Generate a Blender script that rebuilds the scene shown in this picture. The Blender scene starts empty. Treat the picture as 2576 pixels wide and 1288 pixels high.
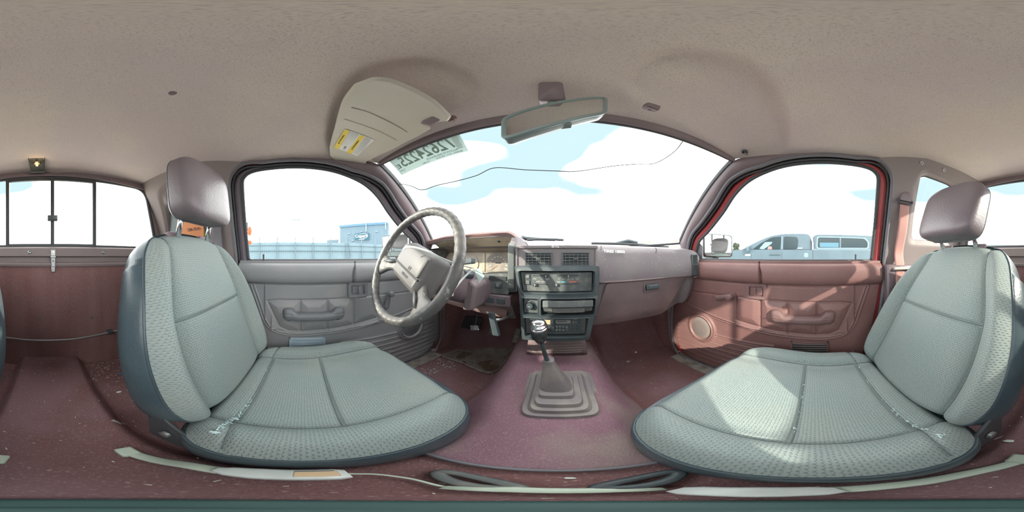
import bpy, math, random
import numpy as np
from mathutils import Vector, Matrix

random.seed(11)
sc = bpy.context.scene
COL = sc.collection
H = 0.66            # all coordinates below are measured from the camera's level; the cab floor ends up at z = 0
EX = 0.018          # the camera stands a touch right of the cab's centre line

# ------------------------------------------------------------------ camera, sky, sun, exposure
cam = bpy.data.cameras.new('camera')
cam.type = 'PANO'
cam.panorama_type = 'EQUIRECTANGULAR'
cam.clip_start = 0.005
cam.clip_end = 2000
camo = bpy.data.objects.new('camera', cam)
COL.objects.link(camo)
camo.location = (EX, 0, H)
camo.rotation_euler = (math.radians(90), 0, math.radians(16.35))
sc.camera = camo

vs = sc.view_settings
vs.view_transform = 'Standard'
vs.look = 'None'
vs.exposure = 0.0
vs.gamma = 1.0
vs.use_curve_mapping = False
sc.cycles.max_bounces = 14
sc.cycles.diffuse_bounces = 8
sc.cycles.transparent_max_bounces = 16
sc.cycles.sample_clamp_indirect = 10.0

SKY = 7.6
world = bpy.data.worlds.new('sky')
sc.world = world
world.use_nodes = True
nt = world.node_tree
nt.nodes.clear()
wo = nt.nodes.new('ShaderNodeOutputWorld')
bg = nt.nodes.new('ShaderNodeBackground')
tc = nt.nodes.new('ShaderNodeTexCoord')
mp = nt.nodes.new('ShaderNodeMapping')
mp.inputs['Location'].default_value = (1.1, 3.3, 6.6)
mp.inputs['Scale'].default_value = (1.0, 1.0, 2.6)
nz = nt.nodes.new('ShaderNodeTexNoise')
nz.inputs['Scale'].default_value = 1.1
nz.inputs['Detail'].default_value = 2.5
cr = nt.nodes.new('ShaderNodeValToRGB')
cr.color_ramp.elements[0].position = 0.40
cr.color_ramp.elements[0].color = (0.099, 0.132, 0.145, 1)
cr.color_ramp.elements[1].position = 0.70
_e = cr.color_ramp.elements.new(0.57)
_e.color = (0.140, 0.146, 0.155, 1)
cr.color_ramp.elements[1].color = (1.0, 0.99, 0.97, 1)
nt.links.new(tc.outputs['Generated'], mp.inputs['Vector'])
nt.links.new(mp.outputs['Vector'], nz.inputs['Vector'])
sx_ = nt.nodes.new('ShaderNodeSeparateXYZ')
mrz = nt.nodes.new('ShaderNodeMapRange')        # the haze near the horizon is whiter
mrz.inputs['From Min'].default_value = 0.12
mrz.inputs['From Max'].default_value = 0.36
mrz.inputs['To Min'].default_value = 0.22
mrz.inputs['To Max'].default_value = 0.0
adz = nt.nodes.new('ShaderNodeMath'); adz.operation = 'ADD'
nt.links.new(tc.outputs['Generated'], sx_.inputs[0])
nt.links.new(sx_.outputs['Z'], mrz.inputs['Value'])
nt.links.new(mrz.outputs['Result'], adz.inputs[0])
nt.links.new(nz.outputs['Fac'], adz.inputs[1])
nt.links.new(adz.outputs[0], cr.inputs['Fac'])
nt.links.new(cr.outputs['Color'], bg.inputs['Color'])
bg.inputs['Strength'].default_value = SKY
nt.links.new(bg.outputs['Background'], wo.inputs['Surface'])

sun = bpy.data.lights.new('sun', 'SUN')
sun.energy = 7.5
sun.angle = math.radians(0.8)
sun.color = (1.0, 0.93, 0.78)
suno = bpy.data.objects.new('sun', sun)
COL.objects.link(suno)
_sd = Vector((math.sin(math.radians(-141.9)) * math.cos(math.radians(23)),
              math.cos(math.radians(-141.9)) * math.cos(math.radians(23)), math.sin(math.radians(23))))
suno.rotation_euler = _sd.to_track_quat('Z', 'Y').to_euler()
suno.location = (-3, -4, 4)

# ------------------------------------------------------------------ materials
def mat(name, col, rough=0.6, metal=0.0, bump=None, vary=None, spec=0.5, vary2=None, detail=4, stretch=None):
    m = bpy.data.materials.new(name)
    m.use_nodes = True
    n = m.node_tree
    b = n.nodes['Principled BSDF']
    b.inputs['Base Color'].default_value = (*col, 1)
    b.inputs['Roughness'].default_value = rough
    b.inputs['Metallic'].default_value = metal
    b.inputs['Specular IOR Level'].default_value = spec
    t = n.nodes.new('ShaderNodeTexCoord')
    src = t.outputs['Object']
    if stretch:
        mpn = n.nodes.new('ShaderNodeMapping')
        mpn.inputs['Scale'].default_value = stretch
        n.links.new(src, mpn.inputs['Vector'])
        src = mpn.outputs['Vector']
    last = None
    for vv in (vary, vary2):
        if not vv:
            continue
        scale, col2, lo, hi = vv
        q = n.nodes.new('ShaderNodeTexNoise')
        q.inputs['Scale'].default_value = scale
        q.inputs['Detail'].default_value = detail
        n.links.new(src, q.inputs['Vector'])
        r = n.nodes.new('ShaderNodeMapRange')
        r.inputs['From Min'].default_value = lo
        r.inputs['From Max'].default_value = hi
        n.links.new(q.outputs['Fac'], r.inputs['Value'])
        x = n.nodes.new('ShaderNodeMix')
        x.data_type = 'RGBA'
        n.links.new(r.outputs['Result'], x.inputs[0])
        if last is None:
            x.inputs[6].default_value = (*col, 1)
        else:
            n.links.new(last, x.inputs[6])
        x.inputs[7].default_value = (*col2, 1)
        last = x.outputs[2]
    if last is not None:
        n.links.new(last, b.inputs['Base Color'])
    if bump:
        scale, dist = bump
        q = n.nodes.new('ShaderNodeTexNoise')
        q.inputs['Scale'].default_value = scale
        q.inputs['Detail'].default_value = 3
        n.links.new(src, q.inputs['Vector'])
        bn = n.nodes.new('ShaderNodeBump')
        bn.inputs['Strength'].default_value = 1.0
        bn.inputs['Distance'].default_value = dist
        n.links.new(q.outputs['Fac'], bn.inputs['Height'])
        n.links.new(bn.outputs['Normal'], b.inputs['Normal'])
    return m

def glass_mat(name, tint, refl=0.3):
    m = bpy.data.materials.new(name)
    m.use_nodes = True
    n = m.node_tree
    n.nodes.clear()
    o = n.nodes.new('ShaderNodeOutputMaterial')
    mx = n.nodes.new('ShaderNodeMixShader')
    tr = n.nodes.new('ShaderNodeBsdfTransparent')
    tr.inputs['Color'].default_value = (*tint, 1)
    gl = n.nodes.new('ShaderNodeBsdfGlossy')
    gl.inputs['Roughness'].default_value = 0.01
    gl.inputs['Color'].default_value = (refl, refl, refl, 1)
    fr = n.nodes.new('ShaderNodeFresnel')
    ge = n.nodes.new('ShaderNodeNewGeometry')
    io = n.nodes.new('ShaderNodeMapRange')
    io.inputs['To Min'].default_value = 1.45
    io.inputs['To Max'].default_value = 1 / 1.45
    n.links.new(ge.outputs['Backfacing'], io.inputs['Value'])
    n.links.new(io.outputs['Result'], fr.inputs['IOR'])
    n.links.new(fr.outputs[0], mx.inputs[0])
    n.links.new(tr.outputs[0], mx.inputs[1])
    n.links.new(gl.outputs[0], mx.inputs[2])
    n.links.new(mx.outputs[0], o.inputs[0])
    return m

def emit_mat(name, col, s):
    m = bpy.data.materials.new(name)
    m.use_nodes = True
    n = m.node_tree
    b = n.nodes['Principled BSDF']
    b.inputs['Base Color'].default_value = (col[0] * .08, col[1] * .08, col[2] * .08, 1)
    b.inputs['Emission Color'].default_value = (*col, 1)
    b.inputs['Emission Strength'].default_value = s
    return m

def cloth_mat(name, col, col2, pitch=0.0065, dist=0.0006):
    """seat cloth: staggered rows of small dimples laid out in the cloth's own UV metres"""
    m = mat(name, col, 0.9, spec=0.15)
    n = m.node_tree
    b = n.nodes['Principled BSDF']
    uv = n.nodes.new('ShaderNodeUVMap')
    mp_ = n.nodes.new('ShaderNodeMapping')
    mp_.inputs['Scale'].default_value = (1 / pitch, 1 / (pitch * 0.8), 1)
    n.links.new(uv.outputs[0], mp_.inputs['Vector'])
    vo = n.nodes.new('ShaderNodeTexVoronoi')
    vo.voronoi_dimensions = '2D'
    vo.inputs['Scale'].default_value = 1.0
    vo.inputs['Randomness'].default_value = 0.22
    # stagger every second row
    sp = n.nodes.new('ShaderNodeSeparateXYZ')
    n.links.new(mp_.outputs[0], sp.inputs[0])
    fl = n.nodes.new('ShaderNodeMath'); fl.operation = 'FLOOR'
    n.links.new(sp.outputs['Y'], fl.inputs[0])
    md = n.nodes.new('ShaderNodeMath'); md.operation = 'MULTIPLY'; md.inputs[1].default_value = 0.5
    n.links.new(fl.outputs[0], md.inputs[0])
    ad = n.nodes.new('ShaderNodeMath'); ad.operation = 'ADD'
    n.links.new(sp.outputs['X'], ad.inputs[0]); n.links.new(md.outputs[0], ad.inputs[1])
    cb = n.nodes.new('ShaderNodeCombineXYZ')
    n.links.new(ad.outputs[0], cb.inputs['X']); n.links.new(sp.outputs['Y'], cb.inputs['Y'])
    n.links.new(cb.outputs[0], vo.inputs['Vector'])
    mr = n.nodes.new('ShaderNodeMapRange')
    mr.inputs['From Min'].default_value = 0.05
    mr.inputs['From Max'].default_value = 0.38
    n.links.new(vo.outputs['Distance'], mr.inputs['Value'])
    t = n.nodes.new('ShaderNodeTexCoord')
    q = n.nodes.new('ShaderNodeTexNoise')
    q.inputs['Scale'].default_value = 7
    q.inputs['Detail'].default_value = 5
    n.links.new(t.outputs['Object'], q.inputs['Vector'])
    mr2 = n.nodes.new('ShaderNodeMapRange')
    mr2.inputs['From Min'].default_value = 0.35
    mr2.inputs['From Max'].default_value = 0.7
    n.links.new(q.outputs['Fac'], mr2.inputs['Value'])
    x0 = n.nodes.new('ShaderNodeMix'); x0.data_type = 'RGBA'
    x0.inputs[6].default_value = (*col, 1); x0.inputs[7].default_value = (*col2, 1)
    n.links.new(mr2.outputs[0], x0.inputs[0])
    x = n.nodes.new('ShaderNodeMix'); x.data_type = 'RGBA'
    x.inputs[6].default_value = (col[0] * .62, col[1] * .64, col[2] * .65, 1)
    n.links.new(x0.outputs[2], x.inputs[7])
    n.links.new(mr.outputs[0], x.inputs[0])
    n.links.new(x.outputs[2], b.inputs['Base Color'])
    bn = n.nodes.new('ShaderNodeBump')
    bn.inputs['Distance'].default_value = dist
    n.links.new(mr.outputs[0], bn.inputs['Height'])
    n.links.new(bn.outputs['Normal'], b.inputs['Normal'])
    return m

M = {}
M['roof'] = mat('headliner_cloth', (.60, .525, .515), .95, bump=(420, .0012), vary=(3.2, (.66, .585, .52), .42, .66), vary2=(420, (.45, .39, .375), .52, .72), spec=.1)
M['trim'] = mat('mauve_plastic_trim', (.185, .145, .16), .5, bump=(500, .0003), vary=(6, (.215, .165, .17), .4, .7))
M['trim_tan'] = mat('greyed_plastic_trim', (.25, .205, .205), .55, bump=(500, .0003), vary=(5, (.28, .235, .225), .4, .7))
M['dash'] = mat('dash_vinyl', (.185, .155, .17), .55, bump=(260, .0006), vary=(7, (.22, .20, .20), .40, .66), vary2=(90, (.26, .24, .23), .60, .76))
M['dash_low'] = mat('dash_lower_plastic', (.19, .14, .145), .45, bump=(300, .0004), vary=(6, (.26, .19, .19), .42, .7), vary2=(90, (.34, .28, .26), .66, .76))
M['brown'] = mat('brown_hood_vinyl', (.225, .130, .115), .45, bump=(260, .0006), vary=(8, (.19, .125, .12), .4, .7))
M['black'] = mat('black_plastic', (.052, .068, .077), .42, bump=(400, .0003), vary=(12, (.085, .105, .112), .42, .7))
M['black2'] = mat('dusty_black_plastic', (.105, .12, .12), .6, bump=(300, .0004), vary=(40, (.19, .19, .175), .5, .72))
M['dark'] = mat('dark_recess', (.03, .035, .04), .7)
M['rubber'] = mat('black_rubber', (.06, .065, .072), .55)
M['rubber_mid'] = mat('grey_rubber_seal', (.17, .165, .185), .5)
M['cloth'] = cloth_mat('seat_cloth', (.285, .345, .338), (.32, .355, .335))
M['seam'] = mat('seam_thread', (.15, .18, .185), .9)
M['vinyl_seat'] = mat('seat_side_vinyl', (.045, .072, .088), .36, bump=(180, .0006), vary=(8, (.075, .105, .12), .4, .7))
M['headrest'] = mat('headrest_vinyl', (.15, .122, .135), .4, bump=(150, .0006), vary=(8, (.18, .148, .155), .42, .7))
M['carpet'] = mat('burgundy_carpet', (.215, .115, .115), .98, bump=(420, .0025), vary=(5.0, (.25, .15, .165), .42, .62), vary2=(260, (.40, .29, .28), .56, .80), spec=.05)
M['carpet_wall'] = mat('burgundy_wall_carpet', (.27, .145, .14), .98, bump=(240, .003), vary=(6, (.33, .20, .195), .4, .7), vary2=(200, (.42, .28, .26), .52, .76), spec=.05, stretch=(2.2, 1, .35))
M['door_r'] = mat('burgundy_door_vinyl', (.225, .118, .112), .48, bump=(220, .0006), vary=(5, (.265, .148, .136), .42, .68), vary2=(120, (.42, .33, .30), .68, .78))
M['door_l'] = mat('backlit_grey_door_vinyl', (.27, .28, .295), .45, bump=(220, .0006), vary=(5, (.32, .31, .315), .42, .68), vary2=(120, (.33, .31, .30), .70, .8))  # left door: burgundy vinyl with its grey backlit look put into the colour
M['grip_r'] = mat('armrest_mauve_vinyl', (.185, .105, .105), .4, bump=(300, .0004), vary=(9, (.22, .14, .135), .4, .7))
M['grip_l'] = mat('armrest_backlit_grey_vinyl', (.19, .20, .22), .4, bump=(300, .0004))  # left door fittings, greyed in the colour to match the backlit panel
M['redpaint'] = mat('red_body_paint', (.36, .055, .06), .3, vary=(5, (.42, .10, .10), .4, .7))
M['shadedpaint'] = mat('shaded_red_frame_paint', (.17, .145, .165), .4)  # left frame is red too; its shadowed tone is painted in here
M['outerpaint'] = mat('red_outer_paint', (.30, .04, .045), .3)
M['grille'] = mat('speaker_grille_mesh', (.29, .235, .22), .6, bump=(500, .001))
M['cream'] = mat('visor_cream_vinyl', (.52, .50, .42), .6, bump=(350, .0004), vary=(7, (.56, .535, .47), .4, .7))
M['white'] = mat('white_label', (.72, .74, .72), .6)
M['yellow'] = mat('yellow_label', (.78, .60, .08), .6)
M['ink'] = mat('dark_ink', (.05, .05, .06), .7)
M['chalk'] = mat('white_chalk_marker', (.85, .86, .85), .8)
M['chrome'] = mat('chrome', (.75, .77, .8), .12, 1.0)
M['steel'] = mat('dull_steel', (.42, .43, .43), .4, .8)
M['wheel'] = mat('worn_wheel_vinyl', (.078, .078, .078), .45, bump=(340, .0005), vary=(14, (.13, .124, .118), .45, .62), vary2=(60, (.24, .24, .23), .58, .70))
M['hub'] = mat('hub_pad_vinyl', (.125, .12, .12), .5, bump=(420, .0004), vary=(10, (.14, .134, .13), .42, .7))
M['gauge_face'] = mat('faded_gauge_face', (.44, .37, .29), .5, vary=(9, (.56, .50, .41), .4, .65))
M['gold'] = mat('tan_cluster_surround', (.50, .44, .33), .35, .2, vary=(8, (.27, .23, .17), .4, .66))
M['boot'] = mat('rubber_shift_boot', (.185, .165, .17), .6, vary=(14, (.27, .245, .225), .45, .66), bump=(200, .0004))
M['knob'] = mat('glossy_black_knob', (.018, .024, .027), .12, vary=(20, (.04, .05, .05), .45, .6))
M['pedal'] = mat('pedal_rubber', (.14, .145, .14), .7, bump=(150, .001), vary=(50, (.25, .24, .21), .5, .7))
M['mat_rubber'] = mat('clear_grey_rubber_mat', (.20, .17, .155), .5, vary=(20, (.15, .115, .10), .45, .65))
M['stain'] = mat('brown_mud_stain', (.105, .07, .045), .6)
M['kick'] = mat('kick_panel_plastic', (.22, .17, .165), .5, vary=(10, (.33, .30, .26), .45, .7))
M['sill'] = mat('scuffed_sill_plate', (.34, .32, .29), .5, vary=(20, (.20, .17, .15), .45, .65))
M['crumb'] = mat('pale_crumbs', (.72, .68, .58), .8)
M['glasscrumb'] = mat('broken_glass_crumbs', (.62, .80, .80), .2)
M['belt'] = mat('faded_pink_webbing', (.50, .27, .245), .85, bump=(600, .0004), vary=(8, (.42, .24, .22), .4, .7), stretch=(1, 1, .2))
M['mauve_hard'] = mat('mauve_hard_plastic', (.19, .145, .16), .4)
M['mirror_shell'] = mat('mirror_shell_black', (.022, .027, .03), .4)
M['glass'] = glass_mat('car_glass', (.95, .975, .97))
M['sticker'] = mat('pale_green_sticker', (.50, .66, .62), .6)
_n = M['sticker'].node_tree
_tl = _n.nodes.new('ShaderNodeBsdfTranslucent'); _tl.inputs['Color'].default_value = (.62, .78, .74, 1)
_mx = _n.nodes.new('ShaderNodeMixShader'); _mx.inputs[0].default_value = .16
_n.links.new(_n.nodes['Principled BSDF'].outputs[0], _mx.inputs[1]); _n.links.new(_tl.outputs[0], _mx.inputs[2])
_n.links.new(_mx.outputs[0], _n.nodes['Material Output'].inputs['Surface'])
M['sticker_ink'] = mat('sticker_ink', (.22, .33, .27), .6)
M['mirror'] = mat('mirror_glass', (.82, .85, .83), .01, 1.0)
M['mframe'] = mat('mirror_frame_green_grey', (.23, .29, .28), .35)
M['orange'] = mat('orange_card', (.80, .33, .15), .8)
M['lime'] = mat('lime_card', (.55, .72, .20), .8)
M['paleyellow'] = mat('pale_yellow_card', (.82, .70, .33), .8)
M['bulb'] = emit_mat('lit_bulb', (1.0, .50, .12), 5)
M['amber'] = emit_mat('amber_reflector', (1.0, .20, .05), 1.0)
M['strap_white'] = mat('white_plastic_tie', (.74, .77, .76), .4)
M['clear_white'] = mat('cloudy_white_plastic', (.56, .60, .585), .3, vary=(25, (.66, .70, .68), .4, .7))
M['greenish'] = mat('pale_green_plastic', (.52, .60, .50), .35)
M['teal'] = mat('teal_stand_paint', (.045, .105, .10), .5)
M['bluepale'] = mat('pale_blue_vent_reflection', (.46, .58, .66), .5)  # left door vent: a pale reflection on the slats painted as their colour
M['bluecap'] = mat('blue_scrap_plastic', (.05, .30, .62), .4)
M['label_orange'] = mat('orange_tan_label', (.66, .48, .30), .6)
M['ground'] = mat('pale_dusty_ground', (.42, .40, .36), .9, vary=(.5, (.5, .47, .42), .4, .6))
M['truck'] = mat('blue_grey_truck_paint', (.060, .094, .118), .45, vary=(3, (.068, .106, .132), .4, .6))
M['truck_glass'] = mat('dark_truck_glass', (.022, .036, .042), .2, spec=.3)
M['truck_blue'] = mat('truck_far_window', (.05, .13, .18), .4)
M['building'] = mat('pale_metal_cladding', (.14, .215, .27), .6)
M['building_trim'] = mat('blue_roof_trim', (.06, .15, .26), .5)
M['sign'] = mat('teal_blue_sign', (.004, .075, .115), .5)
M['signwhite'] = mat('sign_white', (.8, .8, .8), .5)
M['fence'] = mat('corrugated_fence_steel', (.17, .25, .29), .5, stretch=(1, 1, 1))
M['fencepost'] = mat('galvanised_post', (.09, .14, .17), .5)
M['hill'] = mat('hazy_hill', (.20, .26, .29), .9)
M['hill_tan'] = mat('dry_scrub_hill', (.25, .24, .20), .9, vary=(.25, (.12, .15, .10), .55, .62))
M['leaf'] = mat('tree_foliage', (.018, .028, .014), .9, bump=(3, .2))
M['woodpole'] = mat('grey_wood_pole', (.13, .12, .11), .9)

# ------------------------------------------------------------------ object helpers
ORG = {}

def props(o, label=None, cat=None, group=None, kind=None):
    if label: o['label'] = label
    if cat: o['category'] = cat
    if group: o['group'] = group
    if kind: o['kind'] = kind
    return o

def thing(name, label, cat, org, group=None, kind=None):
    o = bpy.data.objects.new(name, None)
    o.empty_display_size = 0.02
    COL.objects.link(o)
    o.location = (org[0], org[1], org[2] + H)
    ORG[o.name] = Vector(org)
    return props(o, label, cat, group, kind)

class MB:
    def __init__(s):
        s.v, s.f, s.uv = [], [], {}
        s.X = None
    def at(s, X):
        s.X = X
        return s
    def add(s, vs_, fs):
        k = len(s.v)
        for p in vs_:
            p = Vector(p)
            s.v.append(s.X @ p if s.X is not None else p)
        for f in fs:
            s.f.append(tuple(k + i for i in f))
        return k
    def box(s, lo, hi):
        x0, y0, z0 = lo; x1, y1, z1 = hi
        s.add([(x0, y0, z0), (x1, y0, z0), (x1, y1, z0), (x0, y1, z0), (x0, y0, z1), (x1, y0, z1), (x1, y1, z1), (x0, y1, z1)],
              [(0, 3, 2, 1), (4, 5, 6, 7), (0, 1, 5, 4), (1, 2, 6, 5), (2, 3, 7, 6), (3, 0, 4, 7)])
        return s
    def cbox(s, c, d):
        return s.box([c[i] - d[i] / 2 for i in range(3)], [c[i] + d[i] / 2 for i in range(3)])
    def prism(s, poly, vec):
        n = len(poly); vec = Vector(vec)
        a = [Vector(p) for p in poly]
        s.add(a + [p + vec for p in a], [tuple(range(n))[::-1], tuple(range(n, 2 * n))] + [(i, (i + 1) % n, n + (i + 1) % n, n + i) for i in range(n)])
        return s
    def loft(s, rings, closed=True, caps=True):
        n = len(rings[0]); m = len(rings)
        vv = [p for r in rings for p in r]
        ff = []
        for j in range(m - 1):
            for i in range(n if closed else n - 1):
                i2 = (i + 1) % n
                ff.append((j * n + i, j * n + i2, (j + 1) * n + i2, (j + 1) * n + i))
        if caps and closed:
            ff.append(tuple(range(n))[::-1])
            ff.append(tuple((m - 1) * n + i for i in range(n)))
        s.add(vv, ff)
        return s
    def tube(s, pts, r, n=10, closed=False, flat=None, up=None):
        """round (or, with flat=(a, b), elliptic) tube along pts"""
        P = [Vector(p) for p in pts]
        m = len(P); rings = []
        prev = None
        for i in range(m):
            if closed:
                t = P[(i + 1) % m] - P[i - 1]
            else:
                t = P[min(i + 1, m - 1)] - P[max(i - 1, 0)]
            if t.length < 1e-9: t = Vector((0, 0, 1))
            t.normalize()
            if up is not None:
                a = Vector(up)
            elif prev is not None:
                a = prev
            else:
                a = Vector((0, 0, 1)) if abs(t.z) < .9 else Vector((1, 0, 0))
            a = (a - t * a.dot(t))
            if a.length < 1e-6: a = t.orthogonal()
            a.normalize(); prev = a
            b = t.cross(a)
            rr = r[i] if isinstance(r, (list, tuple)) else r
            fa, fb = flat if flat else (1, 1)
            rings.append([P[i] + (a * math.cos(2 * math.pi * k / n) * fa + b * math.sin(2 * math.pi * k / n) * fb) * rr for k in range(n)])
        if closed:
            rings.append(rings[0])
            s.loft(rings, True, False)
        else:
            s.loft(rings, True, True)
        return s
    def lathe(s, prof, o, ax, n=28):
        ax = Vector(ax).normalized(); a = ax.orthogonal().normalized(); b = ax.cross(a); o = Vector(o)
        s.loft([[o + ax * h + (a * math.cos(2 * math.pi * k / n) + b * math.sin(2 * math.pi * k / n)) * max(r, 1e-5) for k in range(n)] for r, h in prof])
        return s
    def sheet(s, rows, uv=None):
        m, n = len(rows), len(rows[0])
        k = s.add([p for r in rows for p in r], [(j * n + i, j * n + i + 1, (j + 1) * n + i + 1, (j + 1) * n + i) for j in range(m - 1) for i in range(n - 1)])
        if uv:
            for j in range(m):
                for i in range(n):
                    s.uv[k + j * n + i] = uv[j][i]
        return s
    def annulus(s, outer, inner, fn=None, rings=4):
        """closed band between two loops of equal count"""
        R = []
        for j in range(rings + 1):
            t = j / rings
            R.append([(Vector(o) * (1 - t) + Vector(i) * t) for o, i in zip(outer, inner)])
        if fn: R = [[fn(p, j / rings) for p in r] for j, r in enumerate(R)]
        R = [r + [r[0]] for r in R]
        s.sheet(R)
        return s
    def build(s, name, m, parent=None, bevel=0, seg=2, smooth=38, solid=0, sub=0, org=None):
        me = bpy.data.meshes.new(name)
        o = bpy.data.objects.new(name, me)
        if parent is not None:
            g = ORG[parent.name]
        elif org is not None:
            g = Vector(org)
        else:
            A = np.array([tuple(p) for p in s.v])
            lo, hi = A.min(0), A.max(0)
            g = Vector(((lo[0] + hi[0]) / 2, (lo[1] + hi[1]) / 2, lo[2]))
        me.from_pydata([tuple(p - g) for p in s.v], [], s.f)
        if s.uv:
            ul = me.uv_layers.new(name='UVMap')
            li = np.empty(len(me.loops), dtype=np.int64)
            me.loops.foreach_get('vertex_index', li)
            UV = np.zeros((len(s.v), 2))
            for k, q in s.uv.items(): UV[k] = q
            ul.data.foreach_set('uv', UV[li].ravel())
        me.materials.append(m)
        me.polygons.foreach_set('use_smooth', [smooth > 0] * len(me.polygons))
        me.update()
        if smooth > 0 and smooth < 180:
            me.set_sharp_from_angle(angle=math.radians(smooth))
        COL.objects.link(o)
        if parent is not None:
            o.parent = parent
        else:
            o.location = (g[0], g[1], g[2] + H)
        ORG[o.name] = g
        if solid:
            k = o.modifiers.new('solid', 'SOLIDIFY'); k.thickness = solid; k.offset = 0
        if bevel:
            k = o.modifiers.new('bevel', 'BEVEL'); k.width = bevel; k.segments = seg; k.limit_method = 'ANGLE'; k.angle_limit = math.radians(40)
        if sub:
            k = o.modifiers.new('sub', 'SUBSURF'); k.levels = sub; k.render_levels = sub
        return o

def frame(o, ex, ey):
    ex = Vector(ex).normalized(); ey = Vector(ey); ey = (ey - ex * ey.dot(ex)).normalized(); ez = ex.cross(ey)
    m = Matrix((ex, ey, ez)).transposed().to_4x4()
    m.translation = Vector(o)
    return m

def text(name, s, size, X, m, parent, ext=0.0003, bold=0.0, org=None, sx=1.0):
    c = bpy.data.curves.new('t', 'FONT')
    c.body = s; c.size = size; c.extrude = ext; c.align_x = 'CENTER'; c.align_y = 'CENTER'; c.offset = bold
    c.resolution_u = 3
    t = bpy.data.objects.new('t', c)
    COL.objects.link(t)
    dg = bpy.context.evaluated_depsgraph_get()
    me = bpy.data.meshes.new_from_object(t.evaluated_get(dg))
    bpy.data.objects.remove(t)
    b = MB().at(X @ Matrix.Diagonal((sx, 1, 1, 1)))
    b.add([v.co for v in me.vertices], [tuple(p.vertices) for p in me.polygons])
    bpy.data.meshes.remove(me)
    return b.build(name, m, parent, smooth=0, org=org)

def struct(o, kind='structure'):
    o['kind'] = kind
    return o

def crv(pts, n, closed=False):
    """Catmull-Rom through pts, n samples by length"""
    P = np.array([tuple(p) for p in pts], float)
    if closed: P = np.vstack([P[-1], P, P[0], P[1]])
    else: P = np.vstack([2 * P[0] - P[1], P, 2 * P[-1] - P[-2]])
    out = []
    for i in range(1, len(P) - 2):
        p0, p1, p2, p3 = P[i - 1:i + 3]
        for k in range(16):
            t = k / 16
            out.append(.5 * ((2 * p1) + (-p0 + p2) * t + (2 * p0 - 5 * p1 + 4 * p2 - p3) * t * t + (-p0 + 3 * p1 - 3 * p2 + p3) * t ** 3))
    if not closed: out.append(P[-2])
    return lin(out, n, closed)

def lin(pts, n, closed=False):
    P = np.array([tuple(p) for p in pts], float)
    if closed: P = np.vstack([P, P[0]])
    d = np.r_[0, np.cumsum(np.linalg.norm(np.diff(P, axis=0), axis=1))]
    q = np.linspace(0, d[-1], n + 1)[:-1] if closed else np.linspace(0, d[-1], n)
    return [tuple(np.interp(x, d, P[:, k]) for k in range(P.shape[1])) for x in q]

def roundpoly(pts, r, n=5):
    """polygon in 2-D with rounded corners"""
    out = []
    m = len(pts)
    for i in range(m):
        p = np.array(pts[i], float); a = np.array(pts[i - 1], float); b = np.array(pts[(i + 1) % m], float)
        rr = r[i] if isinstance(r, (list, tuple)) else r
        da, db = a - p, b - p
        la, lb = np.linalg.norm(da), np.linalg.norm(db)
        k = min(rr, la * .49, lb * .49)
        A, B = p + da / la * k, p + db / lb * k
        for j in range(n + 1):
            t = j / n
            out.append(tuple((1 - t) ** 2 * A + 2 * t * (1 - t) * p + t * t * B))
    return out

def ss(a, b, x):
    t = np.clip((np.asarray(x, float) - a) / (b - a), 0, 1)
    return t * t * (3 - 2 * t)

def pdist(Y, Z, poly):
    """distance of arrays Y, Z to an open polyline"""
    D = np.full(np.shape(Y), 9.0)
    for (a, b), (c, d) in zip(poly[:-1], poly[1:]):
        vx, vy = c - a, d - b
        t = np.clip(((Y - a) * vx + (Z - b) * vy) / (vx * vx + vy * vy), 0, 1)
        D = np.minimum(D, np.hypot(Y - a - t * vx, Z - b - t * vy))
    return D

def ray(u, v):
    a = math.radians((u - 1405) / 7.15556); b = math.radians((644 - v) / 7.15556)
    return Vector((math.sin(a) * math.cos(b), math.cos(a) * math.cos(b), math.sin(b)))
def onX(u, v, X):
    d = ray(u, v); t = (X - EX) / d.x
    return Vector((X, d.y * t, d.z * t))
def onY(u, v, Y):
    d = ray(u, v); t = Y / d.y
    return Vector((EX + d.x * t, Y, d.z * t))
def onZ(u, v, Z):
    d = ray(u, v); t = Z / d.z
    return Vector((EX + d.x * t, d.y * t, Z))

# ------------------------------------------------------------------ the cab shell
def xs(z):
    """half width of the cab at the door glass"""
    return .68 - .105 * (max(z + .02, 0) / .38) ** 1.3
EY = [.27, .10, -.10, -.22, -.30, -.40, -.60, -.76]
EXX = [.53, .545, .545, .535, .52, .505, .49, .48]
EZ = [.392, .386, .384, .388, .408, .43, .434, .43]
def edge(y):
    """the roof lining's edge: half width and height at y"""
    yy = EY[::-1]
    return float(np.interp(y, yy, EXX[::-1])), float(np.interp(y, yy, EZ[::-1]))
def roof_pt(s, t):
    """s -1..1 across, t 0 rear .. 1 front"""
    y = -.76 + t * (.27 + .76)
    ex, ez = edge(y)
    y2 = y + .075 * (1 - s * s) * ss(.55, 1, t)
    zc = np.interp(y2, [-.76, -.70, -.5, 0, .15, .27, .345], [.437, .458, .468, .47, .462, .44, .424])
    z = ez + (zc - ez) * (1 - abs(s) ** 2.4)
    x = ex * s
    # the two shallow pockets pressed in above the visors
    for sg in (-1, 1):
        cx, cy = sg * .335, .175
        q = ((abs((x - cx) / .225)) ** 3 + (abs((y2 - cy) / (.105))) ** 3)
        z += .019 * (1 - ss(.82, 1.25, q)) * (1 - abs(s) ** 10) * (1 - float(ss(.90, 1.0, t)))
    return (x, y2, float(z))
b = MB()
b.sheet([[roof_pt(-1 + 2 * i / 120, j / 120) for i in range(121)] for j in range(121)])
ceil = struct(b.build('ceiling', M['roof'], smooth=180))

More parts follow.
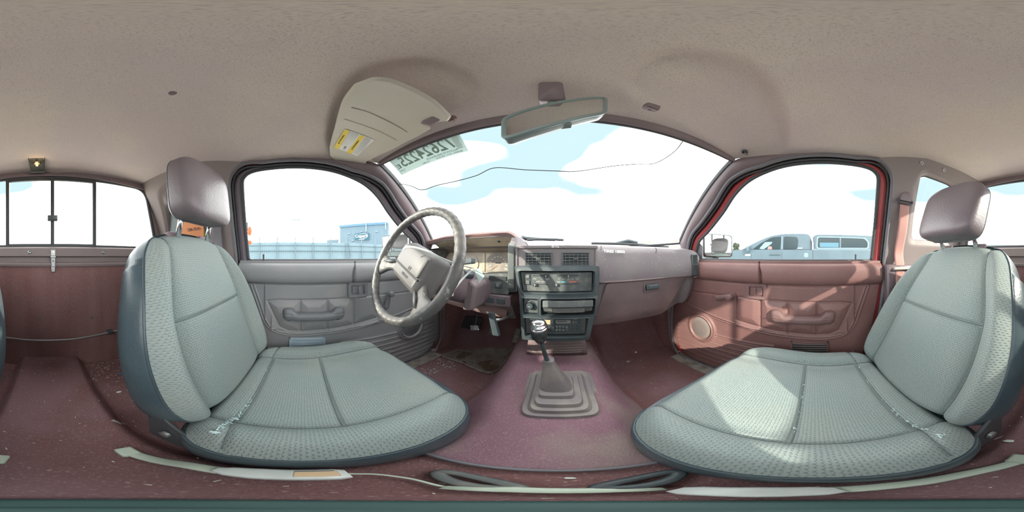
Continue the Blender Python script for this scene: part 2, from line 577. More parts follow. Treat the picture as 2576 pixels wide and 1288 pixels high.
# windscreen
WT = lambda s: Vector((s * .535, .372 - .088 * s * s, .412 - .024 * s * s))
WB = lambda s: Vector((s * .645, .93 - .245 * s * s, .040 + .032 * s * s))
def wpt(s, t, off=0.0):
    a, b_ = WT(s), WB(s)
    p = a.lerp(b_, t)
    bow = .018 * 4 * t * (1 - t)
    return p + Vector((0, .52, .85)) * (bow + off)
def whit(u, v, off=0.0):
    """where a sight line meets the windscreen"""
    s, t = 0.0, .5
    d = ray(u, v); o = Vector((EX, 0, 0))
    for _ in range(25):
        p = wpt(s, t, off)
        k = (p - o).dot(d)
        e = (p - o) - d * k
        h = 1e-4
        ds = (wpt(s + h, t, off) - p) / h; dt = (wpt(s, t + h, off) - p) / h
        ds = ds - d * ds.dot(d); dt = dt - d * dt.dot(d)
        a11, a12, a22 = ds.dot(ds), ds.dot(dt), dt.dot(dt)
        b1, b2 = -e.dot(ds), -e.dot(dt)
        det = a11 * a22 - a12 * a12
        s += (b1 * a22 - b2 * a12) / det; t += (a11 * b2 - a12 * b1) / det
    return wpt(s, t, off)
w1 = thing('window_1', None, None, (0, .6, .04), kind='structure')
MB().sheet([[wpt(-1 + 2 * i / 40, j / 20, .004) for i in range(41)] for j in range(21)]).build('glass_pane', M['glass'], w1, smooth=180)
ws_loop = [wpt(-1 + 2 * i / 40, 0) for i in range(41)] + [wpt(1, j / 20) for j in range(1, 21)] + [wpt(1 - 2 * i / 40, 1) for i in range(1, 41)] + [wpt(-1, 1 - j / 20) for j in range(1, 20)]
MB().tube(ws_loop, .006, 8, closed=True).build('window_seal', M['rubber'], w1, smooth=180)

# door glass outline in (y, z), front bottom corner first, then up, over and down the back
G0 = [(.585, -.02), (.578, .02), (.545, .075), (.47, .125), (.38, .195), (.31, .262), (.245, .305), (.17, .332), (.09, .349), (-.01, .357), (-.11, .357), (-.185, .352), (-.222, .335), (-.235, .30), (-.242, .15), (-.240, .02), (-.238, -.02)]
GL = lin(crv(G0, 120), 96)          # open, from front sill to rear sill
def offs(pts, wf):
    P = np.array(pts); T = np.gradient(P, axis=0); T /= np.linalg.norm(T, axis=1)[:, None]
    N = np.c_[-T[:, 1], T[:, 0]]
    c = P.mean(0)
    sg = np.sign(((P - c) * N).sum(1)); sg[sg == 0] = 1
    N *= np.sign(np.median(sg))
    W = np.array([wf(n) for n in N])
    k = np.ones(9) / 9
    W = np.convolve(np.pad(W, 4, 'edge'), k, 'valid')
    return [tuple(q) for q in P + N * W[:, None]]
def wf_frame(n):   # painted/rubber frame width by outward direction
    return .034 if n[0] < -.5 else (.012 if n[1] > .9 else .026)
FL = offs(GL, wf_frame)
def wf_open(n):
    return .052 if n[0] < -.5 else (.020 if n[1] > .9 else .046)
OL = offs(GL, wf_open)
# rear edge of the opening goes on down to the floor; so does the front edge
OREAR = [(-.292, -.03), (-.288, -.12), (-.262, -.30), (-.215, -.50), (-.185, -.64)]

def side(sg):
    nm = 'right' if sg > 0 else 'left'
    S = lambda x, y, z: (sg * x, y, z)
    # A-pillar cover and roof rail: strip between the door opening and the windscreen / roof edge
    k0 = 0
    k1 = int(np.argmin([abs(p[0] + .20) + (0 if p[1] > .3 else 1) for p in OL]))
    inner = [Vector((xs(p[1]) - .022, p[0], p[1])) for p in OL[k0:k1 + 1]]
    outer = [wpt(1, 1 - .98 * j / 14) for j in range(15)]
    outer = [Vector((p.x, p.y, p.z)) for p in outer]
    for y in np.linspace(.26, -.205, 24):
        ex, ez = edge(y)
        outer.append(Vector((ex, y, ez)))
    n = 90
    # pair them by stations so that the pillar foot meets the screen foot
    ia = [0, .42, 1.0]
    outer = [Vector(p) for p in lin(outer, n)]
    inner = [Vector(p) for p in lin(inner, n)]
    # re-parametrise the outer run: corner of the screen should face the inner point nearest to it
    rows = []
    K = 8
    for j in range(K + 1):
        t = j / K
        r = []
        for a, c in zip(inner, outer):
            p = a.lerp(c, t)
            bl = .014 * math.sin(math.pi * t) ** .8
            q = Vector((-bl * .8, -bl * .35, -bl * .25))
            r.append(S(*(p + q)))
        rows.append(r)
    rows = [[(sg * (abs(p[0]) + .045), p[1], p[2] + .004) for p in rows[0]]] + rows
    MBo = MB().sheet(rows)
    struct(MBo.build('trim_' + ('1' if sg > 0 else '2'), M['trim'], smooth=180))
    # rear pillar and quarter panel with the quarter window in it
    def XB(y, z):
        ex, ez = edge(y)
        k = min(max((z + .05) / (ez + .05), 0), 1)
        return .655 + (ex - .655) * k ** 1.5
    Q = roundpoly([(-.425, .075), (-.405, .365), (-.435, .383), (-.60, .378), (-.655, .35), (-.70, .075)], [.03, .03, .03, .04, .05, .03], 6)
    Q = lin(Q, 96, closed=True)
    cy, cz = -.55, .2
    orr = [p for p in OL[k1:] if p[0] < 0]
    outl = [(p[0], p[1]) for p in orr] + [(-.292, -.05)]
    outl += [(-.292 - (.768 - .292) * i / 12, -.05) for i in range(1, 13)]
    outl += [(-.768, -.05 + .48 * i / 12) for i in range(1, 13)]
    outl += [(y, edge(y)[1]) for y in np.linspace(-.74, -.215, 20)]
    OO = np.array(outl)
    ang = np.unwrap(np.arctan2(OO[:, 1] - cz, OO[:, 0] - cy))
    if ang[-1] < ang[0]: OO = OO[::-1]; ang = ang[::-1]
    QA = np.array(Q); qa = np.unwrap(np.arctan2(QA[:, 1] - cz, QA[:, 0] - cy))
    if qa[-1] < qa[0]: QA = QA[::-1]; qa = qa[::-1]
    om = []
    for a in qa:
        x = (a - ang[0]) % (2 * math.pi) + ang[0]
        om.append((0, np.interp(x, np.r_[ang, ang[0] + 2 * math.pi], np.r_[OO[:, 0], OO[0, 0]]), np.interp(x, np.r_[ang, ang[0] + 2 * math.pi], np.r_[OO[:, 1], OO[0, 1]])))
    im = [(0, p[0], p[1]) for p in QA]
    def fn(p, t):
        return Vector(S(XB(p.y, p.z) + (.012 * ss(.8, 1, t)), p.y, p.z))
    b = MB().annulus(om, im, fn, 14)
    b.sheet([[fn(Vector(p), 0) for p in om + [om[0]]], [fn(Vector(p), 0) + Vector((sg * .05, .004, 0)) for p in om + [om[0]]]])
    # reveal of the quarter window
    rv = [[Vector(S(XB(p[0], p[1]) + .012 + d, cy + (p[0] - cy) * k, cz + (p[1] - cz) * k)) for p in list(QA) + [QA[0]]] for d, k in ((0, 1), (.012, .985), (.035, .97))]
    b.sheet(rv)
    # lower rear side below the belt
    lowz = np.linspace(-.05, -.66, 12)
    rr = []
    for z in lowz:
        yf = float(np.interp(z, [p[1] for p in OREAR][::-1], [p[0] for p in OREAR][::-1]))
        rr.append([S(.655 + .0 * z, yf + (-.768 - yf) * i / 16, z) for i in range(17)])
    b.sheet(rr)
    w = struct(b.build('wall_' + nm, M['trim_tan'], smooth=60))
    # quarter glass
    wq = thing('window_2' if sg > 0 else 'window_3', None, None, (sg * .6, -.55, .07), kind='structure')
    poly = [Vector(S(XB(p[0], p[1]) + .045, cy + (p[0] - cy) * 1.0, cz + (p[1] - cz) * 1.0)) for p in QA]
    MB().add(poly, [tuple(range(len(poly)))]) if 0 else None
    g = MB(); g.add(poly, [tuple(range(len(poly)))]); g.build('glass_pane', M['glass'], wq, smooth=0)
    MB().tube([Vector(S(XB(p[0], p[1]) + .046, cy + (p[0] - cy) * .985, cz + (p[1] - cz) * .985)) for p in QA], .006, 8, closed=True).build('window_seal', M['rubber'], wq, smooth=180)
    # screw holes in the trim over the quarter window
    for (yy, zz) in ((-.385, .405), (-.50, .408)):
        c = Vector(S(XB(yy, zz) - .001, yy, zz))
        o = MB().lathe([(.0085, -.002), (.0085, .001), (.006, .0015), (.0045, -.001), (0.0001, -.001)], c, (-sg, 0, -.55), 20)
        o.build('screw_cup', M['steel'], w, smooth=50)
    # door seal round the opening
    seal = [Vector(S(xs(p[1]) - .024, p[0], p[1])) for p in OL]
    seal += [Vector(S(.655, p[0], p[1])) for p in crv(OREAR[1:], 14)]
    fr = [Vector(S(.655, y, z)) for (y, z) in crv([(.70, -.655), (.75, -.60), (.765, -.45), (.75, -.25), (.68, -.06)], 20)]
    seal = [Vector(S(.66, .20, -.655))] + [Vector(S(.66, .45, -.655))] + fr + seal
    struct(MB().tube(seal, .0085, 8).build('trim_' + ('3' if sg > 0 else '4'), M['rubber_mid'], smooth=180))
    # second, thinner bead
    seal2 = [Vector(S(xs(p[1]) - .012, p[0] * 1.0, p[1])) for p in offs(OL, lambda n: -.011)]
    struct(MB().tube(seal2, .0055, 8).build('trim_' + ('5' if sg > 0 else '6'), M['rubber'], smooth=180))
    # kick panel ahead of the door, and the sill strip
    kp = MB()
    kp.sheet([[S(.665, y, z) for y in np.linspace(.72, 1.12, 8)] for z in np.linspace(.03, -.66, 8)])
    kp.sheet([[S(x, .735 - .02 * j, z) for j in (0, 1)] for x, z in ((.69, -.2), (.69, -.6))])
    struct(kp.build('trim_' + ('7' if sg > 0 else '8'), M['carpet_wall'], smooth=40))
    kk = MB()
    pr = crv([(.76, -.20), (.775, -.42), (.755, -.55), (.70, -.64)], 20)
    kk.sheet([[S(.652 - .006 * math.sin(math.pi * j / 4), p[0] + .035 * j / 4, p[1] + .01 * j / 4) for j in range(5)] for p in pr])
    struct(kk.build('trim_' + ('9' if sg > 0 else '10'), M['kick'], smooth=180))
    sp = MB().box((min(sg * .60, sg * .69), -.2, -.662), (max(sg * .60, sg * .69), .71, -.650))
    struct(sp.build('trim_' + ('11' if sg > 0 else '12'), M['sill'], bevel=.004))
    return w

wall_r = side(1)
wall_l = side(-1)

# header trim over the windscreen
rows = []
for j in range(7):
    t = j / 6
    r = []
    for i in range(61):
        s = -1 + 2 * i / 60
        a = Vector(roof_pt(s, 1.0)); c = wpt(s, 0.0)
        p = a.lerp(c, t); bl = .012 * math.sin(math.pi * t)
        r.append(p + Vector((0, -.3, -1)) * bl)
    rows.append(r)
struct(MB().sheet(rows).build('trim_13', M['trim'], smooth=180))

# rear wall: window opening, frame, ledge, carpeted bulkhead
RY = -.77
RW = roundpoly([(-.60, .045), (.60, .045), (.52, .402), (-.52, .402)], [.03, .03, .07, .07], 8)
RWL = lin(RW, 120, closed=True)
def outer_of(L, poly):
    """matching points on a bounding polygon, by angle about (0, .22)"""
    O = np.array(lin(poly, 400, closed=True)); a = np.arctan2(O[:, 1] - .22, (O[:, 0]) * .4)
    out = []
    for p in L:
        q = math.atan2(p[1] - .22, p[0] * .4)
        k = np.argmin(np.abs(np.angle(np.exp(1j * (a - q)))))
        out.append(tuple(O[k]))
    return out
OP = [(-.665, .02), (.665, .02), (.66, .10), (.50, .43), (.25, .436), (0, .438), (-.25, .436), (-.50, .43), (-.66, .10)]
RO = outer_of(RWL, OP)
b = MB().annulus([(p[0], RY + .012, p[1]) for p in RO], [(p[0], RY, p[1]) for p in RWL], None, 6)
rearwall = struct(b.build('wall_back', M['trim_tan'], smooth=60))
# header trim between roof lining and back window
rows = []
for j in range(7):
    t = j / 6; r = []
    for i in range(61):
        s = -1 + 2 * i / 60
        a = Vector(roof_pt(s, 0.0)); xx = s * .50
        c = Vector((xx, RY + .012, .405 - .014 * s * s))
        p = a.lerp(c, t)
        dip = .012 * math.exp(-((xx + .03) / .05) ** 2)
        r.append(p + Vector((0, .55, -.8)) * .014 * math.sin(math.pi * t) + Vector((0, 0, -dip * (1 - t))))
    rows.append(r)
struct(MB().sheet(rows).build('trim_14', M['trim'], smooth=180))
w4 = thing('window_4', None, None, (0, RY, .04), kind='structure')
g = MB(); g.add([(p[0], RY - .012, p[1]) for p in RWL], [tuple(range(len(RWL)))]); g.build('glass_pane', M['glass'], w4, smooth=0)
MB().tube([(p[0] * .99, RY, p[1]) for p in RWL], .0095, 8, closed=True).build('window_seal', M['rubber'], w4, smooth=180)
for i, x in enumerate((-.215, -.01, .205)):
    MB().box((x - .0085, RY - .012, .05), (x + .0085, RY + .006, .398)).build('window_bar', M['rubber'], w4, bevel=.002)
MB().box((-.215, RY - .01, .385), (.215, RY + .004, .398)).box((-.215, RY - .01, .048), (.215, RY + .004, .058)).build('slider_rail', M['rubber'], w4, bevel=.002)
lk = MB().box((-.033, RY, .165), (.013, RY + .022, .193)).build('slider_latch', M['black'], w4, bevel=.003)
MB().box((-.028, RY + .02, .171), (-.012, RY + .03, .187)).build('latch_button', M['black2'], lk, bevel=.002)
# ledge under the back window
ld = MB()
prof = [(-.768, .045), (-.752, .040), (-.748, .036), (-.748, .000), (-.752, -.004), (-.764, -.006), (-.766, -.028), (-.752, -.032), (-.748, -.040), (-.752, -.050), (-.765, -.052)]
ld.sheet([[(x, p[0], p[1]) for p in prof] for x in np.linspace(-.655, .655, 30)])
ledge = struct(ld.build('trim_15', M['trim_tan'], smooth=40))
for x in (-.255, .095, -.50, .45):
    MB().lathe([(.009, 0), (.009, .003), (.006, .005), (.004, .003), (.0001, .003)], (x, -.748, .018), (0, 1, 0), 20).build('screw_cup', M['steel'], ledge, smooth=50)
# bulkhead carpet
cp = MB()
cp.sheet([[(x, -.762 - .006 * math.sin(z * 22) * 0, z) for x in np.linspace(-.665, .665, 40)] for z in np.linspace(-.045, -.665, 24)])
bulk = struct(cp.build('wall_back_panel', M['carpet_wall'], smooth=180))
for x in (-.20, .05):
    MB().lathe([(.009, 0), (.008, .003), (.004, .004), (.0001, .004)], (x, -.762, -.315), (0, 1, 0), 20).build('carpet_button', M['mauve_hard'], bulk, smooth=50)
st = thing('seat_hook_bracket', 'small grey metal bracket screwed to the ledge below the back window', 'bracket', (-.012, -.745, -.075))
MB().box((-.024, -.752, -.055), (-.002, -.744, .030)).box((-.026, -.747, -.010), (0.0, -.740, .002)).build('bracket_plate', M['steel'], st, bevel=.003)
MB().box((-.023, -.748, -.075), (-.003, -.741, -.048)).build('bracket_tab', M['steel'], st, bevel=.004)
for z in (.018, -.022):
    MB().lathe([(.005, 0), (.004, .003), (.0001, .003)], (-.013, -.742, z), (0, 1, 0), 14).build('screw', M['chrome'], st, smooth=50)
rod = thing('bulkhead_rod', 'thin grey rod clipped along the foot of the carpeted back wall', 'rod', (0, -.75, -.50))
def rodp(x): return (x, -.748, -.445 + .22 * (x - .12) ** 2 * 0 - .0 + .00 + .0 * x)
rp = [(x, -.746, float(np.interp(x, [-.6, -.35, -.1, .1, .35, .6], [-.375, -.402, -.423, -.425, -.415, -.40]))) for x in np.linspace(-.6, .6, 40)]
MB().tube(crv(rp, 60), .0055, 10).build('rod', M['steel'], rod, smooth=180)
MB().box((-.305, -.764, -.418), (-.275, -.738, -.396)).build('clip', M['black'], rod, bevel=.003)

# firewall and floor
def floor_z(x, y):
    zt = np.interp(y, [-.78, -.2, 0, .3, .5, .62, .8, 1.1], [-.545, -.525, -.50, -.49, -.462, -.43, -.39, -.32])
    a = np.interp(y, [-.78, -.1, .2, .7, 1.1], [.115, .105, .10, .13, .15])
    c = np.interp(y, [-.78, -.4, 0, .35, .8, 1.1], [.165, .165, .21, .29, .28, .27])
    base = -.66 + .34 * max(0, (y - .86) / .26) ** 1.25 + (.055 if y < -.45 else .055 * (1 - float(ss(-.45, -.30, y))))
    k = float(ss(0, 1, (c - abs(x)) / (c - a)))
    # carpet edge across the tunnel
    lip = .008 * float(ss(.116, .124, y)) * float(1 - ss(.16, .24, y))
    return base + (zt + lip - base) * k + .004 * math.sin(9 * x + 4 * y) * (1 - k)
b = MB()
Y = np.linspace(-.78, 1.13, 200); X_ = np.linspace(-.68, .68, 150)
b.sheet([[(x, y, floor_z(x, y)) for x in X_] for y in Y])
floor = struct(b.build('floor', M['carpet'], smooth=180))
fw = MB().sheet([[(x, 1.10 - .0 * z, z) for x in np.linspace(-.68, .68, 20)] for z in np.linspace(-.36, .05, 10)])
struct(fw.build('wall_front', M['carpet_wall'], smooth=180))
# purple faded patch of carpet on the tunnel: its own dyed piece
def tunnel_patch():
    rows = []
    for y in np.linspace(.125, .70, 80):
        w_ = np.interp(y, [.125, .2, .45, .70], [.20, .23, .25, .16])
        rows.append([(x, y, floor_z(x, y) + .0035) for x in np.linspace(-w_, w_, 60)])
    return MB().sheet(rows)
M['carpet_purple'] = mat('faded_purple_carpet', (.25, .145, .18), .98, bump=(420, .0025), vary=(5.5, (.29, .225, .215), .48, .68), vary2=(300, (.40, .31, .33), .54, .78), spec=.05)
n_ = M['carpet_purple'].node_tree
tp = tunnel_patch().build('tunnel_carpet', M['carpet_purple'], smooth=180)
props(tp, 'faded purple carpet piece over the tunnel around the gear lever', 'carpet')
bd = MB().tube([(x, .125, floor_z(x, .125) + .006) for x in np.linspace(-.21, .21, 40)], .0045, 8)
bdo = bd.build('carpet_binding', M['rubber_mid'], tp, smooth=180)

# ------------------------------------------------------------------ doors
SW = [(.74, -.232), (.67, -.264), (.5, -.300), (.339, -.324), (.15, -.345), (0, -.355), (-.07, -.352), (-.125, -.335), (-.16, -.29), (-.183, -.22), (-.215, -.128)]
SW = [tuple(p) for p in crv(SW, 50)]
INS = [(.335, -.185), (.335, -.298), (.15, -.325), (.0, -.335), (-.06, -.333), (-.095, -.315), (-.115, -.27), (-.148, -.196), (-.10, -.188), (.18, -.186)]
def door(sg):
    right = sg > 0
    d = thing('door_1' if right else 'door_2', None, None, (sg * .66, .2, -.64), kind='structure')
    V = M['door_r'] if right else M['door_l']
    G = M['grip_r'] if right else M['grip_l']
    S = lambda x, y, z: (sg * x, y, z)
    # moulded inner panel
    nz_, ny_ = 210, 330
    zz = np.linspace(-.028, -.636, nz_)
    A = np.linspace(0, 1, ny_)
    yr = np.interp(zz, [-.636, -.50, -.30, -.12, -.028], [-.165, -.185, -.24, -.272, -.272])
    yf = .745 - .13 * np.clip((-zz - .50) / .136, 0, 1) ** 2.2 - .195 * np.clip((zz + .17) / .10, 0, 1)
    Yg = yr[:, None] + (yf - yr)[:, None] * A[None, :]
    Zg = np.repeat(zz[:, None], ny_, 1)
    D = np.full(Yg.shape, .010)
    q = np.clip((Zg + .073) / .0455, -1, 1)
    pad = .030 * np.sqrt(np.clip(1 - np.abs(q) ** 2.6, 0, 1))
    D += pad * ss(-.14, -.12, Zg)
    # general swell of the middle zone and a step at its lower sweep
    swz = np.interp(Yg, [p[0] for p in SW][::-1], [p[1] for p in SW][::-1])
    above = ss(-.004, .006, Zg - np.where(Yg < -.16, -.12, swz)) * (Zg < -.12)
    D += .006 * above * (1 - ss(-.135, -.12, Zg) * 0)
    ds = pdist(Yg, Zg, SW)
    D += .0045 * np.exp(-((ds - .0065) / .0028) ** 2) - .003 * np.exp(-(ds / .0022) ** 2)
    g = lambda dist, w, dep: -dep * np.exp(-(dist / w) ** 2)
    di = pdist(Yg, Zg, INS)
    D += g(di, .0032, .0065) + .004 * ss(0, .02, di) * 0
    for yy in (.22, .105, -.01):
        seg = pdist(Yg, Zg, [(yy, -.190), (yy, -.332 if yy < .2 else -.315)])
        D += g(seg, .0036, .007)
    # padding between the quilt lines
    insq = (Zg < -.186) & (Zg > -.33) & (Yg < .335) & (Yg > -.13)
    cells = np.minimum.reduce([di, np.abs(Yg - .22), np.abs(Yg - .105), np.abs(Yg + .01)])
    D += np.where(insq, .009 * ss(0, .035, cells), 0)
    D += g(pdist(Yg, Zg, [(.30, -.182), (.52, -.190), (.74, -.196)]), .003, .004)
    D += g(np.abs(Zg + .1205), .0028, .006)
    # ribs low down
    spd = np.hypot(Yg - .535, Zg + .392)
    for k in range(7):
        z0 = -.418 - .030 * k
        dd = Zg - z0 - .02 * (Yg - .3) * 0
        rib = -.008 * np.exp(-(dd / .0034) ** 2) + .005 * np.exp(-((dd - .007) / .0045) ** 2)
        lo = .16 if k < 1 else (.12 if k < 2 else -.9)
        msk = (spd > .092) * (Yg < .715) * (Yg > (.16 if k == 0 else -.15)) * (~((Yg > -.075) & (Yg < .11) & (Zg > -.452)))
        D += rib * msk
    D += .010 * np.exp(-((spd - .082) / .008) ** 2)
    # torn slit in the top pad and a wrinkle beside it
    yc = .223 + .010 * np.sin((Zg + .03) * 30) + .02 * (Zg + .07)
    cut = np.exp(-((Yg - yc) / (.0012 + .0035 * ss(-.03, -.075, Zg))) ** 2) * (Zg > -.119)
    D -= .020 * cut
    D += .0015 * np.sin(Yg * 40 + Zg * 12) * np.exp(-((Zg + .20) / .08) ** 2)
    rows = [[S(.672 - D[j, i], Yg[j, i], Zg[j, i]) for i in range(ny_)] for j in range(nz_)]
    # turn the edges back towards the shell
    rows = [[S(.688, Yg[0, i], -.018) for i in range(ny_)], [S(.670 - .018, Yg[0, i], -.021) for i in range(ny_)]] + rows + [[S(.69, Yg[-1, i], -.64) for i in range(ny_)]]
    rows = [[(sg * .69, r[0][1], r[0][2])] + r + [(sg * .69, r[-1][1], r[-1][2])] for r in rows]
    pn = MB().sheet(rows).build('door_trim_panel', V, d, smooth=180)
    # steel frame round the glass
    fr = MB()
    N = len(GL)
    rr = []
    for k, off in ((0, .0), (.35, .010), (.7, .004), (1.0, -.008), (1.5, -.012)):
        rr.append([S(xs(GL[i][1]) - .004 - off, GL[i][0] + (OL[i][0] - GL[i][0]) * k, GL[i][1] + (OL[i][1] - GL[i][1]) * k) for i in range(N)])
    fr.sheet([list(x) for x in zip(*rr)])
    # lower stretch of the frame beside and ahead of the panel, hidden behind the trim
    fr.box((min(sg * .675, sg * .70), -.30, -.64), (max(sg * .675, sg * .70), .76, -.022))
    fr.build('door_frame', M['redpaint'] if right else M['shadedpaint'], d, smooth=40)
    MB().tube([S(xs(p[1]) - .006, p[0], p[1]) for p in GL] , .0075, 8).build('glass_run', M['rubber'], d, smooth=180)
    MB().tube([S(.674, y, -.019) for y in np.linspace(-.24, .60, 20)], .006, 8).build('belt_seal', M['rubber'], d, smooth=180)
    # fixed corner sail at the foot of the pillar
    sl = [(.60, -.02), (.60, .05), (.555, .075), (.535, .05), (.545, -.02)]
    MB().prism([S(xs(z) - .002, y, z) for y, z in sl], (sg * .004, 0, 0)).build('corner_sail', M['rubber_mid'], d)
    # the pane
    g_ = MB()
    g_.add([S(xs(p[1]) + .003, p[0], p[1]) for p in GL], [tuple(range(N))])
    g_.build('glass_pane', M['glass'], d, smooth=0)
    # lock button
    MB().lathe([(.0035, 0), (.0035, .022), (.0045, .026), (.003, .030), (.0001, .030)], S(.658, -.165, -.022), (0, 0, 1), 14).build('lock_button', M['black'], d, smooth=50)
    # inside door handle
    y0, y1, z0, z1 = (.190, .282, -.183, -.115)
    X0 = .672 - .018
    ring = roundpoly([(y0, z0), (y1, z0), (y1, z1), (y0, z1)], .010, 5)
    inr = roundpoly([(y0 + .017, z0 + .015), (y1 - .017, z0 + .015), (y1 - .017, z1 - .015), (y0 + .017, z1 - .015)], .006, 5)
    e = MB()
    L4 = [[S(X0 + .012, *p) for p in ring], [S(X0 - .006, *p) for p in ring], [S(X0 - .010, *(.12 * np.array(q_) + .88 * np.array(p))) for p, q_ in zip(ring, inr)], [S(X0 - .008, *(.85 * np.array(q_) + .15 * np.array(p))) for p, q_ in zip(ring, inr)], [S(X0 + .010, *q_) for q_ in inr]]
    e.sheet([r + [r[0]] for r in L4]); e.add([S(X0 + .010, *q_) for q_ in inr], [tuple(range(len(inr)))])
    e.build('handle_surround', G, d, smooth=40)
    h = MB()
    h.box((min(sg * (X0 - .004), sg * (X0 + .006)), y0 + .020, z0 + .018), (max(sg * (X0 - .004), sg * (X0 + .006)), y1 - .036, z1 - .018))
    h.box((min(sg * (X0 - .012), sg * (X0 + .004)), y1 - .046, z0 + .018), (max(sg * (X0 - .012), sg * (X0 + .004)), y1 - .037, z1 - .018))
    h.build('door_handle', M['grip_r' if right else 'grip_l'], d, bevel=.002)
    # armrest pull
    yA = np.linspace(-.082, .176, 44)
    rings = []
    for y in yA:
        t = (y + .082) / .258
        endk = min(t, 1 - t)
        e2 = math.sqrt(max(0.0, 1 - max(0, 1 - endk / .10) ** 2.2)) * .98 + .02
        neck = float(ss(.14, .24, endk))
        top = -.218 - .020 * neck
        bot = -.276 + .012 * (1 - e2)
        inn = .046 + .004 * neck
        cz_ = (top + bot) / 2; hz = (top - bot) / 2 * (.35 + .65 * e2)
        r = []
        for k in range(20):
            a = 2 * math.pi * k / 20
            c_, s_ = math.cos(a), math.sin(a)
            px = math.copysign(abs(c_) ** .7, c_); pz = math.copysign(abs(s_) ** .7, s_)
            r.append(S(.668 - (inn * (.45 + .55 * e2)) * (.45 + .55 * px), y, cz_ + hz * pz))
        rings.append(r)
    ar = MB().loft(rings).build('armrest', G, d, smooth=180)
    MB().tube([S(.668 - .0475, y, -.247 - .004 * math.cos((y - .05) * 14)) for y in np.linspace(-.07, .165, 20)], .0018, 6).build('armrest_piping', V, ar, smooth=180)
    for y in (-.055, .145):
        MB().lathe([(.006, 0), (.005, .002), (.0001, .002)], S(.640, y, -.2755), (0, 0, -1), 12).build('armrest_screw', M['steel'], ar, smooth=50)
    # window crank
    if right:
        piv, ende = (.345, -.178), (.425, -.198)
        knob_at = piv
    else:
        piv, ende = (.372, -.246), (.384, -.176)
        knob_at = ende
    xk = .672 - .020
    pz, pe = Vector(S(xk - .018, *piv)), Vector(S(xk - .016, *ende))
    c = MB().tube([pz, pz.lerp(pe, .5), pe], [.011, .012, .013], 14, flat=(.6, 1.0), up=(1, 0, 0))
    c.lathe([(.016, 0), (.015, .012), (.011, .020)], S(xk + .004, *piv), (-sg, 0, 0), 20)
    ck = c.build('window_crank', M['grip_r'] if right else M['grip_l'], d, smooth=60)
    kb = MB().lathe([(.011, 0), (.0135, .006), (.0135, .020), (.011, .028), (.008, .029), (.0001, .029)], Vector(S(xk - .022, *(piv if right else ende))), (-sg, 0, 0), 20)
    kb.build('crank_knob', M['grip_r'] if right else M['grip_l'], ck, smooth=50)
    # speaker grille
    sx = .672 - .012
    ct = Vector(S(sx, .535, -.392))
    sp = MB().lathe([(.078, -.004), (.078, .008), (.072, .013), (.066, .010), (.064, .004)], ct, (-sg, 0, 0), 48)
    spk = sp.build('speaker_ring', V, d, smooth=60)
    dots = MB().lathe([(.065, .003), (.06, .006), (.03, .009), (.0001, .010)], ct, (-sg, 0, 0), 48)
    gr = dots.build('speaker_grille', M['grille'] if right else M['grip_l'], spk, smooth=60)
    ho = MB()
    for k in range(1, 9):
        rr_ = .0072 * k
        n_h = int(2 * math.pi * rr_ / .0072)
        for i in range(n_h):
            a = 2 * math.pi * i / n_h
            cc = ct + Vector((-sg * (.0104 - .006 * (rr_ / .065) ** 2), math.cos(a) * rr_, math.sin(a) * rr_))
            ho.add([cc + Vector((0, math.cos(t_) * .0019, math.sin(t_) * .0019)) for t_ in np.linspace(0, 2 * math.pi, 7)[:-1]], [(0, 1, 2, 3, 4, 5) if sg < 0 else (5, 4, 3, 2, 1, 0)])
    ho.build('grille_holes', M['dark'], spk, smooth=0)
    # louvred vent low in the panel
    vy0, vy1, vz0, vz1 = -.056, .094, -.437, -.372
    vx = .672 - .013
    fm = MB()
    a_, b_ = (sg * (vx - .006), sg * (vx + .006)) if sg > 0 else (sg * (vx + .006), sg * (vx - .006))
    fm.box((a_, vy0, vz0), (b_, vy0 + .008, vz1)).box((a_, vy1 - .008, vz0), (b_, vy1, vz1)).box((a_, vy0, vz0), (b_, vy1, vz0 + .008)).box((a_, vy0, vz1 - .008), (b_, vy1, vz1))
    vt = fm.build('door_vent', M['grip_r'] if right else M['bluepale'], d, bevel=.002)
    MB().add([S(vx + .004, vy0, vz0), S(vx + .004, vy1, vz0), S(vx + .004, vy1, vz1), S(vx + .004, vy0, vz1)], [(0, 1, 2, 3)])
    bk = MB(); bk.add([S(vx - .001, vy0, vz0), S(vx - .001, vy1, vz0), S(vx - .001, vy1, vz1), S(vx - .001, vy0, vz1)], [(0, 1, 2, 3)])
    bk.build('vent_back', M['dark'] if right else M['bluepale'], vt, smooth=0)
    sl_ = MB()
    for k in range(4):
        z_ = vz0 + .014 + .0118 * k
        sl_.add([S(vx + .003, vy0 + .008, z_ - .003), S(vx + .003, vy1 - .008, z_ - .003), S(vx - .006, vy1 - .008, z_ + .004), S(vx - .006, vy0 + .008, z_ + .004), S(vx - .006, vy1 - .008, z_ + .007), S(vx - .006, vy0 + .008, z_ + .007)], [(0, 1, 2, 3), (3, 2, 4, 5)])
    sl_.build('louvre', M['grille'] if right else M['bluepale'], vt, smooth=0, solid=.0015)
    return d
door_r = door(1)
door_l = door(-1)

